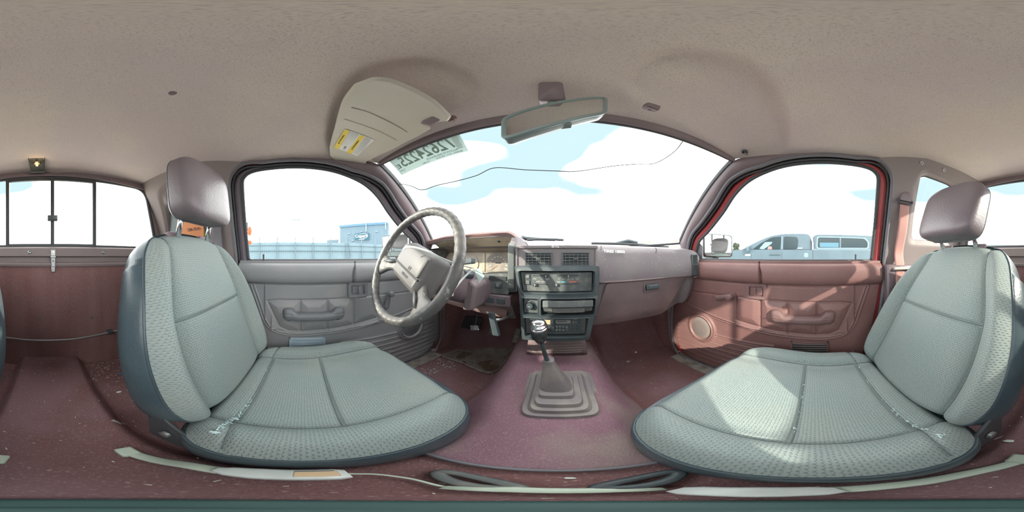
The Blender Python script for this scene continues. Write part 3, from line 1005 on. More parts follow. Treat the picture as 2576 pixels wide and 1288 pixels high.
# outside door mirrors
def wing(sg):
    S = lambda x, y, z: (sg * x, y, z)
    lab = 'boxy door mirror outside the passenger window, its glass showing sky and the truck' if sg > 0 else 'boxy door mirror outside the driver window, partly behind the steering wheel rim'
    w = thing('door_mirror', lab, 'mirror', (sg * .82, .56, 0), 'door mirrors')
    P0 = [Vector((sg * .80, .635, -.008)), Vector((sg * .94, .505, -.008)), Vector((sg * .94, .505, .135)), Vector((sg * .80, .635, .145))]
    for p in P0[2:]: p.x += sg * .006; p.y += .008
    c0 = sum(P0, Vector()) / 4
    ex = (P0[1] - P0[0]).normalized(); ey = Vector((0, 0, 1)); nn = ex.cross(ey)
    if nn.y > 0: nn = -nn
    def ringof(k, dep, r=.022):
        q = [((p - c0).dot(ex) * k, (p - c0).z * k) for p in P0]
        return [c0 + ex * a + ey * b_ - nn * dep for a, b_ in roundpoly(q, r * k, 6)]
    MB().loft([ringof(.93, -.004), ringof(1.0, .004), ringof(1.02, .02), ringof(.90, .06), ringof(.62, .085)]).build('mirror_housing', M['mirror_shell'], w, smooth=50)
    MB().add([], [])
    mg = MB(); mg.add([p + nn * .0055 for p in ringof(.90, 0)], [tuple(range(28))]); mg.build('mirror_glass', M['mirror'], w, smooth=0)
    MB().loft([[c0 - nn * .04 + Vector((-sg * .17 * t, .01 * t, -.075 - .03 * t)) + Vector((0, .016 * math.cos(a), .016 * math.sin(a))) for a in np.linspace(0, 2 * math.pi, 13)[:-1]] for t in (0, .5, 1.1)])  .build('mirror_arm', M['mirror_shell'], w, smooth=60)
wing(1); wing(-1)

# ------------------------------------------------------------------ dashboard
dash = thing('dashboard', 'burgundy grey dashboard across the cab with black centre stack and hooded instruments', 'dashboard', (0, .62, -.30))
def prof_body(x, k):
    """k 0..1 how far into the rounded passenger end"""
    dz = .024 * k ** 1.6; dy = .034 * k ** 3 - .034 * float(ss(.40, .60, x)); dl = .034 * k ** 3 - .034 * float(ss(.585, .615, x))
    return [(x, .935, .036 - dz), (x, .80, .042 - dz), (x, .66, .043 - dz), (x, .612, .041 - dz), (x, .588 + dy, .030 - dz), (x, .574 + dy, .008 - dz * .6), (x, .567 + dy, -.03), (x, .564 + dy, -.070), (x, .566 + dy, -.0945), (x, .580 + dl, -.098),
            (x, .584 + dl, -.12), (x, .592 + dl, -.18), (x, .610 + dl, -.25), (x, .635 + dl, -.292), (x, .70, -.305), (x, .80, -.30)]
xsq = list(np.linspace(.150, .56, 20)) + list(np.linspace(.575, .686, 14))
rows = [prof_body(x, max(0, (x - .59) / .10)) for x in xsq]
# underside narrows toward the door
for r, x in zip(rows, xsq):
    k = max(0, (x - .48) / .19)
    for i in range(10, 16):
        r[i] = (r[i][0], r[i][1] + .02 * k, r[i][2] + (.09 * k * (i - 9) / 6))
rows.append([(.685, p[1] + .02, p[2]) for p in rows[-1]])
rows[-1] = [(.691, .80 + (p[1] - .80) * .86, -.13 + (p[2] + .13) * .93) for p in rows[-2]]
rows.append([(.693, .80 + (p[1] - .80) * .2, -.13 + (p[2] + .13) * .2) for p in rows[-2]])
MB().sheet(rows).build('dash_pad', M['dash'], dash, smooth=42)
# top shelf over the centre and the driver's side
MB().sheet([[(x, y, .038 + .004 * math.sin(y * 5)) for y in np.linspace(.60, .955, 8)] for x in np.linspace(-.67, .16, 20)]).build('dash_top', M['dash'], dash, smooth=180)
# cracks in the pad
for (u, v0, v1) in ((1511, 620, 629), (1649, 624, 637)):
    p, q = onY(u, v0, .60), onY(u + 1, v1, .575)
    MB().tube([p + Vector((0, .0, .002)), (p + q) / 2 + Vector((.001, -.006, .004)), q], .0012, 5).build('pad_crack', M['dark'], dash, smooth=60)
# glovebox lid
gb = [(.190, -.101), (.586, -.098), (.484, -.283), (.146, -.288)]
gbr = roundpoly(gb, [.015, .006, .02, .006], 5)
def gy(z, o=0.0):
    return float(np.interp(-z, [.098, .12, .18, .25, .29], [.579, .582, .590, .608, .632])) + o
L3 = []
for k, o in ((1.0, .006), (1.0, -.006), (.985, -.0095)):
    cx_, cz_ = .35, -.19
    L3.append([(cx_ + (p[0] - cx_) * k, gy(p[1], o), cz_ + (p[1] - cz_) * k) for p in gbr])
e = MB(); e.loft([L3[0], L3[1], L3[2]], True, False)
inner = []
for j in range(1, 9):
    k = 1 - j / 8
    inner.append([(.35 + (p[0] - .35) * k * .985, gy(-.19 + (p[1] + .19) * k, -.0095), -.19 + (p[1] + .19) * k * .985) for p in gbr])
e.loft([L3[2]] + inner, True, False)
gl = e.build('glovebox_lid', M['dash_low'], dash, smooth=40)
hs = frame((.388, gy(-.128) - .012, -.128), (1, 0, .035), (0, .04, 1))
MB().at(hs).box((-.040, -.020, -.004), (.040, -.015, .002)).box((-.040, .013, -.004), (.040, .018, .002)).box((-.040, -.02, -.004), (-.035, .018, .002)).box((.035, -.02, -.004), (.040, .018, .002)).build('latch_frame', M['mauve_hard'], gl, bevel=.0015)
MB().at(hs).box((-.031, -.013, -.002), (.031, .010, .010)).box((-.022, -.010, .008), (.022, .007, .014)).build('glovebox_latch', M['black'], gl, bevel=.003)
# moulding line above the lid
MB().tube([(x, .563, -.0955) for x in np.linspace(.158, .60, 12)], .0035, 6).build('pad_lip', M['dash_low'], dash, smooth=180)
# passenger face vent
def louvre_box(nm, cx_, y, cz_, w_, h_, nh, nv, mt, mb, tilt=0.0, tab=True, extra=None, par=None):
    X = frame((cx_, y, cz_), (math.cos(tilt), math.sin(tilt), 0), (0, .06, 1))
    o = MB().at(X)
    fw_ = .004
    o.box((-w_ / 2, -h_ / 2, -.004), (w_ / 2, -h_ / 2 + fw_, .004)).box((-w_ / 2, h_ / 2 - fw_, -.004), (w_ / 2, h_ / 2, .004)).box((-w_ / 2, -h_ / 2, -.004), (-w_ / 2 + fw_, h_ / 2, .004)).box((w_ / 2 - fw_, -h_ / 2, -.004), (w_ / 2, h_ / 2, .004))
    f = o.build(nm, mb, dash, bevel=.001)
    MB().at(X).box((-w_ / 2 + .001, -h_ / 2 + .001, -.0035), (w_ / 2 - .001, h_ / 2 - .001, -.0005)).build('vent_back', M['dark'], f)
    o = MB().at(X)
    for i in range(nh):
        z_ = -h_ / 2 + fw_ + (h_ - 2 * fw_) * (i + .5) / nh
        o.box((-w_ / 2 + fw_, z_ - .0011, 0), (w_ / 2 - fw_, z_ + .0011, .004))
    for i in range(nv):
        x_ = -w_ / 2 + fw_ + (w_ - 2 * fw_) * (i + .5) / nv
        o.box((x_ - .0009, -h_ / 2 + fw_, -.001), (x_ + .0009, h_ / 2 - fw_, .0025))
    o.build('louvre', mt, f, bevel=.0004)
    if tab:
        MB().at(X).box((-.008, -.002, .003), (.008, .0025, .007)).build('vent_tab', mt, f, bevel=.001)
    return f
# centre vent plate
pl = MB()
pl.box((-.134, .574, -.040), (.156, .60, .034)).box((-.136, .566, .026), (.158, .60, .038)).box((-.136, .568, -.04), (-.128, .60, .03)).box((.148, .568, -.04), (.156, .60, .03))
pl.build('vent_plate', M['dash'], dash, bevel=.003)
louvre_box('air_vent', -.0525, .570, -.011, .095, .047, 4, 6, M['black2'], M['black'])
louvre_box('air_vent', .0785, .570, -.011, .095, .047, 4, 6, M['black2'], M['black'])
louvre_box('air_vent', .604, .5290, -.043, .036, .100, 1, 4, M['black2'], M['black'], tilt=-.10, tab=False)
MB().at(frame((.608, .5305, -.103), (1, 0, 0), (0, 0, 1))).box((-.010, -.003, -.001), (.010, .003, .003)).build('vent_wheel', M['steel'], dash, bevel=.001)
# writing on the pad
text('chalk_writing', 'TIRES 18850', .0155, frame((.222, .5705, .0165), (1, 0, -.03), (0, .45, 1)), M['chalk'], dash, .0004, .0004, sx=1.05)
text('chalk_writing', 'O I L', .0095, frame((.007, .5652, .0325), (1, 0, 0), (0, .2, 1)), M['chalk'], dash, .0004, .0003, sx=1.3)
# ---- black centre stack
def xl(z): return float(np.interp(-z, [.035, .143, .315], [-.134, -.116, -.106]))
def xr(z): return float(np.interp(-z, [.035, .143, .315], [.158, .155, .122]))
yF = .548
def holeplate(mb, outer, inner, cx_, cz_, y, rim=.0025, deep=.022):
    """face plate cell with one rounded opening and its reveal"""
    inn = lin(inner, 96, closed=True)
    hx = (max(p[0] for p in outer) - min(p[0] for p in outer)); hz = (max(p[1] for p in outer) - min(p[1] for p in outer))
    O = np.array(lin(outer, 800, closed=True)); ao = np.arctan2((O[:, 1] - cz_) / hz, (O[:, 0] - cx_) / hx)
    oo = []
    for p in inn:
        q = math.atan2((p[1] - cz_) / hz, (p[0] - cx_) / hx)
        oo.append(tuple(O[np.argmin(np.abs(np.angle(np.exp(1j * (ao - q)))))]))
    def ringat(k, yy):
        return [(o_[0] + (i_[0] - o_[0]) * k, yy, o_[1] + (i_[1] - o_[1]) * k) for o_, i_ in zip(oo, inn)]
    R = [ringat(0, y), ringat(.45, y), ringat(.75, y - rim), ringat(.92, y - rim), ringat(1.0, y + .001), ringat(1.02, y + deep)]
    mb.sheet([r + [r[0]] for r in R])
stk = MB()
rect = lambda x0, x1, z0, z1, x2=None, x3=None: [(x0, z1), (x2 if x2 is not None else x0, z0), (x3 if x3 is not None else x1, z0), (x1, z1)]
holeplate(stk, [(xl(-.036), -.036), (xl(-.139), -.139), (xr(-.139), -.139), (xr(-.036), -.036)], roundpoly([(-.120, -.052), (-.110, -.129), (.139, -.129), (.142, -.052)], .008, 5), .012, -.090, yF)
holeplate(stk, [(xl(-.139), -.139), (xl(-.216), -.216), (-.046, -.216), (-.046, -.139)], roundpoly([(-.107, -.149), (-.103, -.211), (-.053, -.211), (-.053, -.149)], .005, 5), -.079, -.180, yF)
holeplate(stk, [(-.046, -.139), (-.046, -.216), (xr(-.216), -.216), (xr(-.139), -.139)], roundpoly([(-.041, -.149), (-.041, -.211), (.140, -.211), (.145, -.149)], .007, 5), .05, -.180, yF)
holeplate(stk, [(xl(-.216), -.216), (xl(-.316), -.316), (xr(-.316), -.316), (xr(-.216), -.216)], roundpoly([(-.101, -.223), (-.096, -.300), (.111, -.300), (.119, -.223)], .008, 5), .008, -.261, yF)
ed_ = [(xl(-.036), -.036), (xl(-.139), -.139), (xl(-.316), -.316), (xr(-.316), -.316), (xr(-.139), -.139), (xr(-.036), -.036)]
edr = roundpoly(ed_, [.012, .01, .012, .012, .01, .012], 4)
stk.loft([[(x, yF + .0002, z) for x, z in edr], [(x * 1.0 + (.003 if x > 0 else -.003), yF + .008, z + (.002 if z > -.1 else -.002)) for x, z in edr], [(x + (.003 if x > 0 else -.003), yF + .06, z) for x, z in edr]], True, False)
stack = stk.build('centre_stack', M['black'], dash, smooth=38)
MB().prism([(xl(-.04) + .003, .60, -.04), (xr(-.04) - .003, .60, -.04), (xr(-.31) - .003, .60, -.312), (xl(-.31) + .003, .60, -.312)], (0, .14, 0)).build('stack_body', M['black'], dash, bevel=.004)
# heater control
hc = MB().prism([(-.118, .572, -.058), (.138, .572, -.058), (.137, .572, -.127), (-.108, .572, -.127)], (0, .02, 0)).build('heater_control', M['black2'], dash, bevel=.001)
Fh = lambda x, z, y=.5715: frame((x, y, z), (1, 0, 0), (0, 0, 1))
hm = MB()
for (x0, x1, z) in ((-.073, -.016, -.070), (.012, .090, -.0695), (-.073, -.017, -.1005), (.006, .088, -.0995)):
    hm.box((x0, .5708, z - .0011), (x1, .573, z + .0011))
hm.build('slider_slot', M['dark'], hc)
for (x, z) in ((-.026, -.0712), (.052, -.0705), (-.065, -.1025), (.010, -.1015)):
    k = MB().box((x - .0075, .562, z - .0045), (x + .0075, .5718, z + .0045)).build('slider_knob', M['black'], hc, bevel=.002)
    k = MB().box((x - .0006, .5612, z - .0040), (x + .0006, .5622, z + .0040)).build('slider_mark', M['white'], hc)
MB().box((-.102, .5695, -.104), (-.080, .573, -.062)).build('switch_bezel', M['black'], hc, bevel=.001)
for z, nm in ((-.073, 'ac_button'), (-.094, 'ac_switch')):
    MB().box((-.098, .566, z - .0075), (-.084, .571, z + .0065)).build('push_button', M['black2'], hc, bevel=.0012)
text('printed_letters', 'A/C', .0058, Fh(-.091, -.073, .5655), M['white'], hc, .0001)
text('printed_letters', '2OFF 1 · 2 3 4', .0058, Fh(-.044, -.0915), M['white'], hc, .0001)
text('printed_letters', 'COLD', .0048, Fh(.0185, -.0915), M['white'], hc, .0001)
M['cyan_ink'] = mat('cyan_print', (.10, .55, .65), .6); M['red_ink'] = mat('red_print', (.75, .16, .12), .6)
MB().box((.0285, .5712, -.0935), (.042, .572, -.0900)).build('cold_band', M['cyan_ink'], hc)
MB().box((.056, .5712, -.0930), (.080, .572, -.0895)).build('hot_band', M['red_ink'], hc)
text('printed_letters', 'HOT', .0050, Fh(.0865, -.0905), M['red_ink'], hc, .0001)
def sym(*lines, closed=False):
    o = MB()
    for l_ in lines: o.tube(l_, .0005, 4, closed=closed)
    o.build('printed_symbol', M['white'], hc, smooth=180)
for x in (-.066, -.020):
    sym([(x + .006 * math.cos(a), .571, -.0815 + .0022 * math.sin(a)) for a in np.linspace(0, 2 * math.pi, 15)[:-1]], closed=True)
for i, x in enumerate((.020, .036, .052, .068, .084)):
    if i < 4: sym([(x - .003, .571, -.079), (x, .571, -.083), (x + .003, .571, -.079)])
    if i in (1, 2, 3): sym([(x - .003, .571, -.0845), (x + .002, .571, -.0845)])
    if i == 4: sym([(x - .005, .571, -.0785), (x - .004, .571, -.0845), (x + .004, .571, -.0845), (x + .005, .571, -.0785), (x, .571, -.0775)], closed=True)
# lighter and ashtray
lp = MB().box((-.104, .566, -.209), (-.053, .59, -.151)).build('lighter_plate', M['black2'], dash, bevel=.002)
MB().lathe([(.017, 0), (.017, .004), (.0135, .006), (.012, .004), (.011, .012), (.0125, .014), (.011, .018), (.0001, .0185)], (-.081, .566, -.178), (0, -1, 0), 28).build('cigarette_lighter', M['black'], lp, smooth=50)
text('printed_letters', '~', .014, Fh(-.082, -.179, .5475), M['white'], lp, .0001)
ab = MB().box((-.039, .572, -.208), (.142, .60, -.152)).build('ashtray_recess', M['dark'], dash)
at_ = MB().prism([(-.036, .545, -.155), (-.036, .540, -.178), (-.036, .552, -.181), (-.036, .560, -.200), (-.036, .575, -.202), (-.036, .575, -.155)], (.172, 0, 0))
atr = at_.build('ashtray', M['black2'], dash, bevel=.003)
MB().box((-.002, .549, -.201), (.108, .556, -.183)).build('ashtray_lip', M['pedal'], atr, bevel=.002)
# radio
rd = MB().prism([(-.099, .566, -.226), (.116, .566, -.226), (.111, .566, -.296), (-.095, .566, -.296)], (0, .03, 0)).build('radio', M['black2'], dash, bevel=.001)
MB().box((-.082, .563, -.293), (.096, .567, -.229)).build('radio_face', M['black'], rd, bevel=.001)
MB().box((-.050, .5612, -.251), (-.010, .564, -.233)).build('radio_display', M['label_orange'], rd)
text('radio_lettering', 'NISSAN', .0048, Fh(-.034, -.2305, .5625), M['white'], rd, .0001)
text('radio_lettering', 'VOLUME', .0032, Fh(-.069, -.2305, .5625), M['white'], rd, .0001)
text('radio_lettering', 'EJECT', .003, Fh(-.004, -.2315, .5625), M['white'], rd, .0001)
text('radio_lettering', 'PROGRAM', .003, Fh(.075, -.2315, .5625), M['white'], rd, .0001)
MB().lathe([(.0085, 0), (.008, .010), (.006, .012), (.0001, .012)], (-.068, .563, -.241), (0, -1, 0), 22).build('volume_knob', M['black2'], rd, smooth=50)
cs = MB().box((.008, .5615, -.2475), (.060, .564, -.2345)).build('cassette_slot', M['steel'], rd, bevel=.001)
MB().box((.012, .5608, -.2395), (.046, .562, -.237)).build('slot_opening', M['dark'], cs)
for x in (-.002, .069, .078):
    MB().box((x - .0036, .559, -.2475), (x + .0036, .5635, -.2355)).build('radio_button', M['black2'], rd, bevel=.0012)
for x in (-.002, .046):
    tr_ = MB().loft([[(x + a_, y_, -.267 + b_) for a_, b_ in roundpoly([(-.006 * k_, -.011 * k_), (.006 * k_, -.011 * k_), (.006 * k_, .011 * k_), (-.006 * k_, .011 * k_)], .0058, 5)] for y_, k_ in ((.5635, 1), (.560, 1), (.5585, .85))]).build('tuning_rocker', M['black2'], rd, smooth=40)
    MB().box((x - .003, .5578, -.264), (x + .003, .5590, -.259)).build('rocker_highlight', M['steel'], tr_, bevel=.0005)
for i in range(3):
    for z in (-.2605, -.2735):
        x = .0115 + .0115 * i
        MB().lathe([(.0046, 0), (.0046, .002), (.0032, .0042), (.0001, .0045)], (x, .563, z), (0, -1, 0), 16).build('preset_button', M['steel'], rd, smooth=50)
for x in (.066, .081):
    MB().box((x - .002, .5615, -.273), (x + .002, .564, -.259)).build('tone_slot', M['dark'], rd)
    MB().box((x - .0022, .5595, -.268), (x + .0022, .563, -.262)).build('tone_slider', M['black2'], rd, bevel=.0006)
# louvred closing plate under the stack
cpz = [(.598, -.318), (.598, -.36), (.602, -.398), (.610, -.425)]
b = MB().sheet([[(x, p[0], p[1]) for x in np.linspace(-.092 - .004 * i, .115 + .004 * i, 12)] for i, p in enumerate(cpz)])
cl = b.build('lower_closing_plate', M['dash_low'], dash, smooth=60, solid=.004)
o = MB()
for k in range(4):
    t = .38 + .13 * k
    yy = np.interp(t, [0, .34, .7, 1], [p[0] for p in cpz]); zz_ = np.interp(t, [0, .34, .7, 1], [p[1] for p in cpz])
    o.tube([(x, yy - .003, zz_) for x in np.linspace(-.080, .103, 6)], .0021, 6)
o.build('louvre', M['trim_tan'], cl, smooth=180)

# ---- driver's side of the dash
# instrument hood
def hood_prof(x):
    k = max(0, (x + .19) / .05); kl = max(0, (-x - .50) / .16)
    zt = .104 - .030 * k ** 2 - .022 * kl ** 1.2
    return [(x, .93, .045), (x, .78, .088 - .01 * kl - .02 * k), (x, .66, zt), (x, .630, zt - .001), (x, .617, zt - .010), (x, .620, zt - .020), (x, .632, zt - .024), (x, .66, zt - .026)]
rows = [hood_prof(x) for x in np.linspace(-.662, -.14, 40)]
hd = MB().sheet(rows).build('instrument_hood', M['brown'], dash, smooth=60)
MB().tube([(p[3][0], p[5][1] + .006, p[6][2] + .001) for p in rows], .0028, 6).build('hood_edge_trim', M['rubber_mid'], hd, smooth=180)
# right cheek of the hood
ck = MB().prism([(-.168, .93, .04), (-.168, .66, .082), (-.168, .622, .078), (-.168, .598, .045), (-.168, .60, -.14), (-.168, .93, -.14)], (.030, 0, 0))
ck.build('hood_cheek', M['dash'], dash, bevel=.006, seg=3)
MB().prism([(-.172, .600, .052), (-.172, .586, .038), (-.172, .585, -.125), (-.172, .600, -.142), (-.172, .64, -.142), (-.172, .64, .052)], (.028, 0, 0)).build('cluster_side_bezel', M['black2'], dash, bevel=.006, seg=3)
# slanted upper surround and faded gauge face
cu = MB().sheet([[(x, y, z) for x in np.linspace(-.60, -.168, 14)] for y, z in ((.628, .080), (.66, .060), (.72, .030), (.742, .017))])
cus = cu.build('cluster_surround', M['gold'], dash, smooth=60)
for (x, r) in ((-.232, .0065), (-.197, .0025), (-.47, .004)):
    MB().lathe([(r, .0006), (.0001, .0006)], (x, .655, .0625), (0, -.5, -.85), 18).build('screw_hole', M['dark'], cus, smooth=0)
MB().prism([(-.60, .60, -.02), (-.585, .62, .035), (-.56, .70, .05), (-.56, .742, .02), (-.60, .742, -.02)], (-.05, 0, 0)).build('cluster_left_pod', M['black2'], dash, bevel=.006)
icl = MB().box((-.60, .738, -.085), (-.168, .75, .018)).build('instrument_cluster', M['gauge_face'], dash)
MB().box((-.355, .734, -.078), (-.338, .739, .014)).box((-.335, .7352, -.078), (-.198, .7375, .012)).build('gauge_plate', M['gold'], icl, bevel=.001)
gk = MB().lathe([(.064, 0), (.064, .002), (.0001, .002)], (-.268, .7355, -.045), (0, -1, 0), 48).build('speedometer_dial', mat('grey_dial', (.27, .24, .20), .5, vary=(30, (.36, .32, .27), .45, .6)), icl, smooth=0)
tk = MB()
for i in range(25):
    a = math.radians(205 - 10 * i * .95)
    r0, r1 = (.050, .059) if i % 2 == 0 else (.054, .059)
    c0_ = Vector((-.268, .7335, -.045))
    tk.tube([c0_ + Vector((math.cos(a) * r0, 0, math.sin(a) * r0)), c0_ + Vector((math.cos(a) * r1, 0, math.sin(a) * r1))], .0009, 4)
tk.build('dial_ticks', M['white'], icl, smooth=60)
for i, s_ in enumerate(('0', '10', '20', '30', '40', '50', '60', '70', '80', '90', '100')):
    a = math.radians(205 - 22.8 * i)
    text('dial_number', s_, .0095, Fh(-.268 + math.cos(a) * .042, -.045 + math.sin(a) * .042, .7335), M['white'], icl, .0002, .0002)
MB().box((-.282, .7325, -.037), (-.252, .7345, -.030)).build('odometer_window', M['ink'], icl)
MB().tube([(-.268, .732, -.045), (-.305, .732, -.068)], .0009, 5).build('speedometer_needle', M['orange'], icl)
gk2 = MB().lathe([(.045, 0), (.045, .002), (.0001, .002)], (-.42, .736, -.040), (0, -1, 0), 40).build('tachometer_dial', M['gauge_face'], icl, smooth=0)
# switch panel under the gauges
swp = roundpoly([(-.315, -.078), (-.175, -.070), (-.175, -.158), (-.285, -.158), (-.31, -.13)], .012, 4)
sp = MB().prism([(x, .618, z) for x, z in swp], (0, .12, 0)).build('switch_panel', M['black2'], dash, bevel=.003)
MB().box((-.262, .614, -.100), (-.185, .619, -.083)).build('blank_slot', M['dark'], sp, bevel=.001)
MB().box((-.236, .612, -.132), (-.203, .619, -.108)).build('switch_frame', M['black'], sp, bevel=.002)
MB().box((-.228, .607, -.127), (-.211, .613, -.113)).build('rocker_switch', M['black2'], sp, bevel=.002)
lpn = MB().prism([(-.292, .606, -.160), (-.166, .602, -.160), (-.163, .602, -.205), (-.275, .610, -.215), (-.295, .615, -.19)], (0, .11, 0)).build('lower_panel', M['mauve_hard'], dash, bevel=.004)
for x in (-.252, -.205):
    MB().box((x - .017, .600, -.195), (x + .017, .606, -.172)).build('switch_blank', M['black'], lpn, bevel=.002)
MB().prism([(-.275, .63, -.215), (-.163, .61, -.20), (-.150, .625, -.262), (-.20, .65, -.275), (-.26, .68, -.262)], (0, .08, 0)).build('under_dash_panel', M['dash_low'], dash, bevel=.004)
# knee bolster strip
kb = MB()
kb.sheet([[(x, y + .02 * (x + .2), z - .035 * (x + .62) / .40) for x in np.linspace(-.66, -.185, 24)] for y, z in ((.66, -.155), (.628, -.185), (.612, -.205), (.615, -.222), (.68, -.245), (.85, -.25))])
kb.build('knee_panel', M['brown'], dash, smooth=50)
MB().sheet([[(x, .70, z) for x in (-.66, -.30)] for z in (-.09, -.20)]).build('dash_inner_skin', M['dash_low'], dash)
# light switch off to the far left
# ------------------------------------------------------------------ steering column, wheel
WC = Vector((-.375, .30, -.0185)); WA = math.radians(23)
Wn = Vector((0, -math.cos(WA), math.sin(WA)))
Wx = Matrix.Rotation(math.radians(-22.7), 4, Wn) @ Vector((1, 0, 0))
Wf = frame(WC, Wx, Wn.cross(Wx))      # local x, y in the rim plane, z towards the driver
colm = thing('steering_column', 'mauve column shroud behind the steering wheel with ignition barrel', 'steering column', (-.36, .5, -.2))
cax = -Wn
def csec(p, wx, zt, zb, n=24, e=.6):
    r = []
    for k in range(n):
        a = 2 * math.pi * k / n
        c_, s_ = math.cos(a), math.sin(a)
        r.append(p + Vector((math.copysign(abs(c_) ** e, c_) * wx, 0, (math.copysign(abs(s_) ** e, s_)) * (zt if s_ > 0 else zb))))
    return r
P_ = [Vector((-.375, .355, -.045)), Vector((-.372, .40, -.065)), Vector((-.362, .46, -.085)), Vector((-.352, .54, -.108)), Vector((-.345, .64, -.14))]
MB().loft([csec(P_[0], .040, .035, .035), csec(P_[1], .062, .045, .050), csec(P_[2], .082, .050, .075), csec(P_[3], .092, .052, .085), csec(P_[4], .095, .050, .080)]).build('column_shroud', M['mauve_hard'], colm, smooth=50)
MB().prism([(-.305, .475, -.20), (-.262, .475, -.195), (-.245, .475, -.10), (-.285, .475, -.075)], (0, .10, 0)).build('key_housing', M['trim'], colm, bevel=.012, seg=4)
ib = onY(1168, 690, .47)
igb = MB().lathe([(.017, -.03), (.017, .0), (.014, .004), (.0125, .001), (.0001, .001)], ib, (-.35, -.9, .1), 26).build('ignition_barrel', M['black'], colm, smooth=50)
MB().lathe([(.0122, .001), (.012, .004), (.0001, .005)], ib, (-.35, -.9, .1), 20).build('key_slot', M['steel'], igb, smooth=50)
s0 = onY(1178, 657, .44); s1 = onY(1192, 655, .43)
MB().tube([Vector((-.36, .44, -.04)), s0 + Vector((-.02, .0, 0))], .007, 10).build('stalk_arm', M['black'], colm, smooth=60)
sa = frame(onY(1182, 657, .435), (1, -.12, .12), (-.12, .1, 1))
MB().at(sa).box((-.032, -.009, -.008), (.017, .009, .012)).build('stalk_switch', M['black'], colm, bevel=.003)

whl = thing('steering_wheel', 'worn grey two-spoke steering wheel with cracked rim and square centre pad', 'steering wheel', tuple(WC))
# rim with finger bumps
N = 160
rp = [Wf @ Vector((math.cos(2 * math.pi * i / N) * .1805, math.sin(2 * math.pi * i / N) * .1805, 0)) for i in range(N)]
rr = [.0143 + .0007 * math.sin(2 * math.pi * i / N * 44) * (1 if abs(math.sin(math.pi * i / N * 2)) > .3 else .2) for i in range(N)]
MB().tube(rp, rr, 18, closed=True).build('rim', M['wheel'], whl, smooth=180)
def spoke(deg):
    a = math.radians(deg)
    d0 = Vector((math.cos(a), math.sin(a), 0)); e0 = Vector((-math.sin(a), math.cos(a), 0))
    R = []
    for t in np.linspace(0, 1, 12):
        r = .055 + t * .124
        w_ = .030 - .012 * math.sin(math.pi * min(t * 1.15, 1)) + .018 * max(0, t - .6) / .4
        z_ = -.034 + .034 * t ** 1.3
        th = .009 + .001 * t
        q = []
        for k in range(16):
            b_ = 2 * math.pi * k / 16
            c_, s_ = math.cos(b_), math.sin(b_)
            q.append(d0 * r + e0 * math.copysign(abs(c_) ** .7, c_) * w_ + Vector((0, 0, z_ + math.copysign(abs(s_) ** .7, s_) * th)))
        R.append(q)
    MB().at(Wf).loft(R).build('spoke', M['wheel'], whl, smooth=60)
    MB().at(Wf).tube([d0 * r_ + Vector((0, 0, z_)) + e0 * (-.012) for r_, z_ in ((.085, -.014), (.12, -.004), (.150, .004))], [.003, .006, .003], 10, flat=(.4, 1), up=(0, 0, 1)).build('spoke_recess', M['rubber'], whl, smooth=180)
spoke(207); spoke(333)
def padring(u0, u1, v0, v1, z, r, e=0):
    return [Vector((x, y, z)) for x, y in roundpoly([(u0, v0), (u1, v0), (u1, v1), (u0, v1)], r, 5)]
hub = MB().at(Wf).loft([padring(-.096, .100, -.078, .062, -.062, .02), padring(-.098, .102, -.080, .064, -.050, .02), padring(-.076, .086, -.066, .056, -.016, .016), padring(-.067, .077, -.055, .047, -.004, .012), padring(-.063, .073, -.051, .043, -.001, .012)])
hb = hub.build('hub_pad', M['hub'], whl, smooth=30)
MB().at(Wf).loft([padring(-.066, .076, -.021, .046, -.004, .010), padring(-.065, .075, -.020, .045, .003, .010), padring(-.061, .071, -.016, .041, .0055, .010)]).build('horn_pad', M['hub'], hb, smooth=30)
MB().at(Wf).box((-.068, -.0265, -.006), (.078, -.0215, .0012)).build('pad_groove', M['dark'], hb)
text('hub_lettering', 'NISSAN', .0125, Wf @ Matrix.Translation((.015, -.038, -.0008)), M['ink'], hb, .0004, .0002, sx=.92)
MB().at(Wf).tube([Vector((.028 + a, -.010 + b_, .0058)) for a, b_ in ((-.006, -.0045), (.006, -.0045), (.006, .0045), (-.006, .0045))], .0007, 5, closed=True).build('hub_emblem', M['ink'], hb, smooth=0)
MB().at(Wf).tube([Vector((.0245, -.0115, .0058)), Vector((.027, -.0085, .0058)), Vector((.029, -.0115, .0058)), Vector((.0315, -.0085, .0058))], .0006, 5).build('hub_emblem', M['ink'], hb, smooth=0)
MB().lathe([(.045, 0), (.035, .06), (.033, .12)], WC - Wn * .055, -Wn, 24).build('wheel_boss', M['black'], whl, smooth=50)
# white plastic tie that fastens a tag to the column
tie = thing('plastic_tie', 'white plastic tie looped over the steering wheel pad holding a tag', 'cable tie', (-.30, .36, -.02))
tp_ = [onY(1014, 628, .262), onY(1022, 622, .262), onY(1045, 623, .272), onY(1080, 634, .292), onY(1110, 649, .315), onY(1140, 661, .345), onY(1168, 669, .40), onY(1190, 675, .44)]
MB().tube(crv(tp_, 50), .0032, 8, flat=(.35, 1.0), up=(0, 1, .2)).build('tie_strap', M['strap_white'], tie, smooth=180)
tp2 = [onY(1192, 676, .44), onY(1180, 686, .435), onY(1165, 700, .42), onY(1150, 718, .40), onY(1140, 733, .39), onY(1138, 745, .385)]
MB().tube(crv(tp2, 40), .0034, 8, flat=(.35, 1.0), up=(0, 1, .2)).build('tie_strap', M['strap_white'], tie, smooth=180)
tag = thing('paper_tag', 'folded pale striped paper tag hanging from the key ring by the column', 'tag', tuple(onY(1205, 712, .43)))
tgp = [onY(1194, 680, .432), onY(1206, 674, .44), onY(1219, 695, .436), onY(1206, 712, .428)]
MB().prism([tuple(p) for p in tgp], (0, -.0012, 0)).build('tag_sheet', M['sticker'], tag)
o = MB()
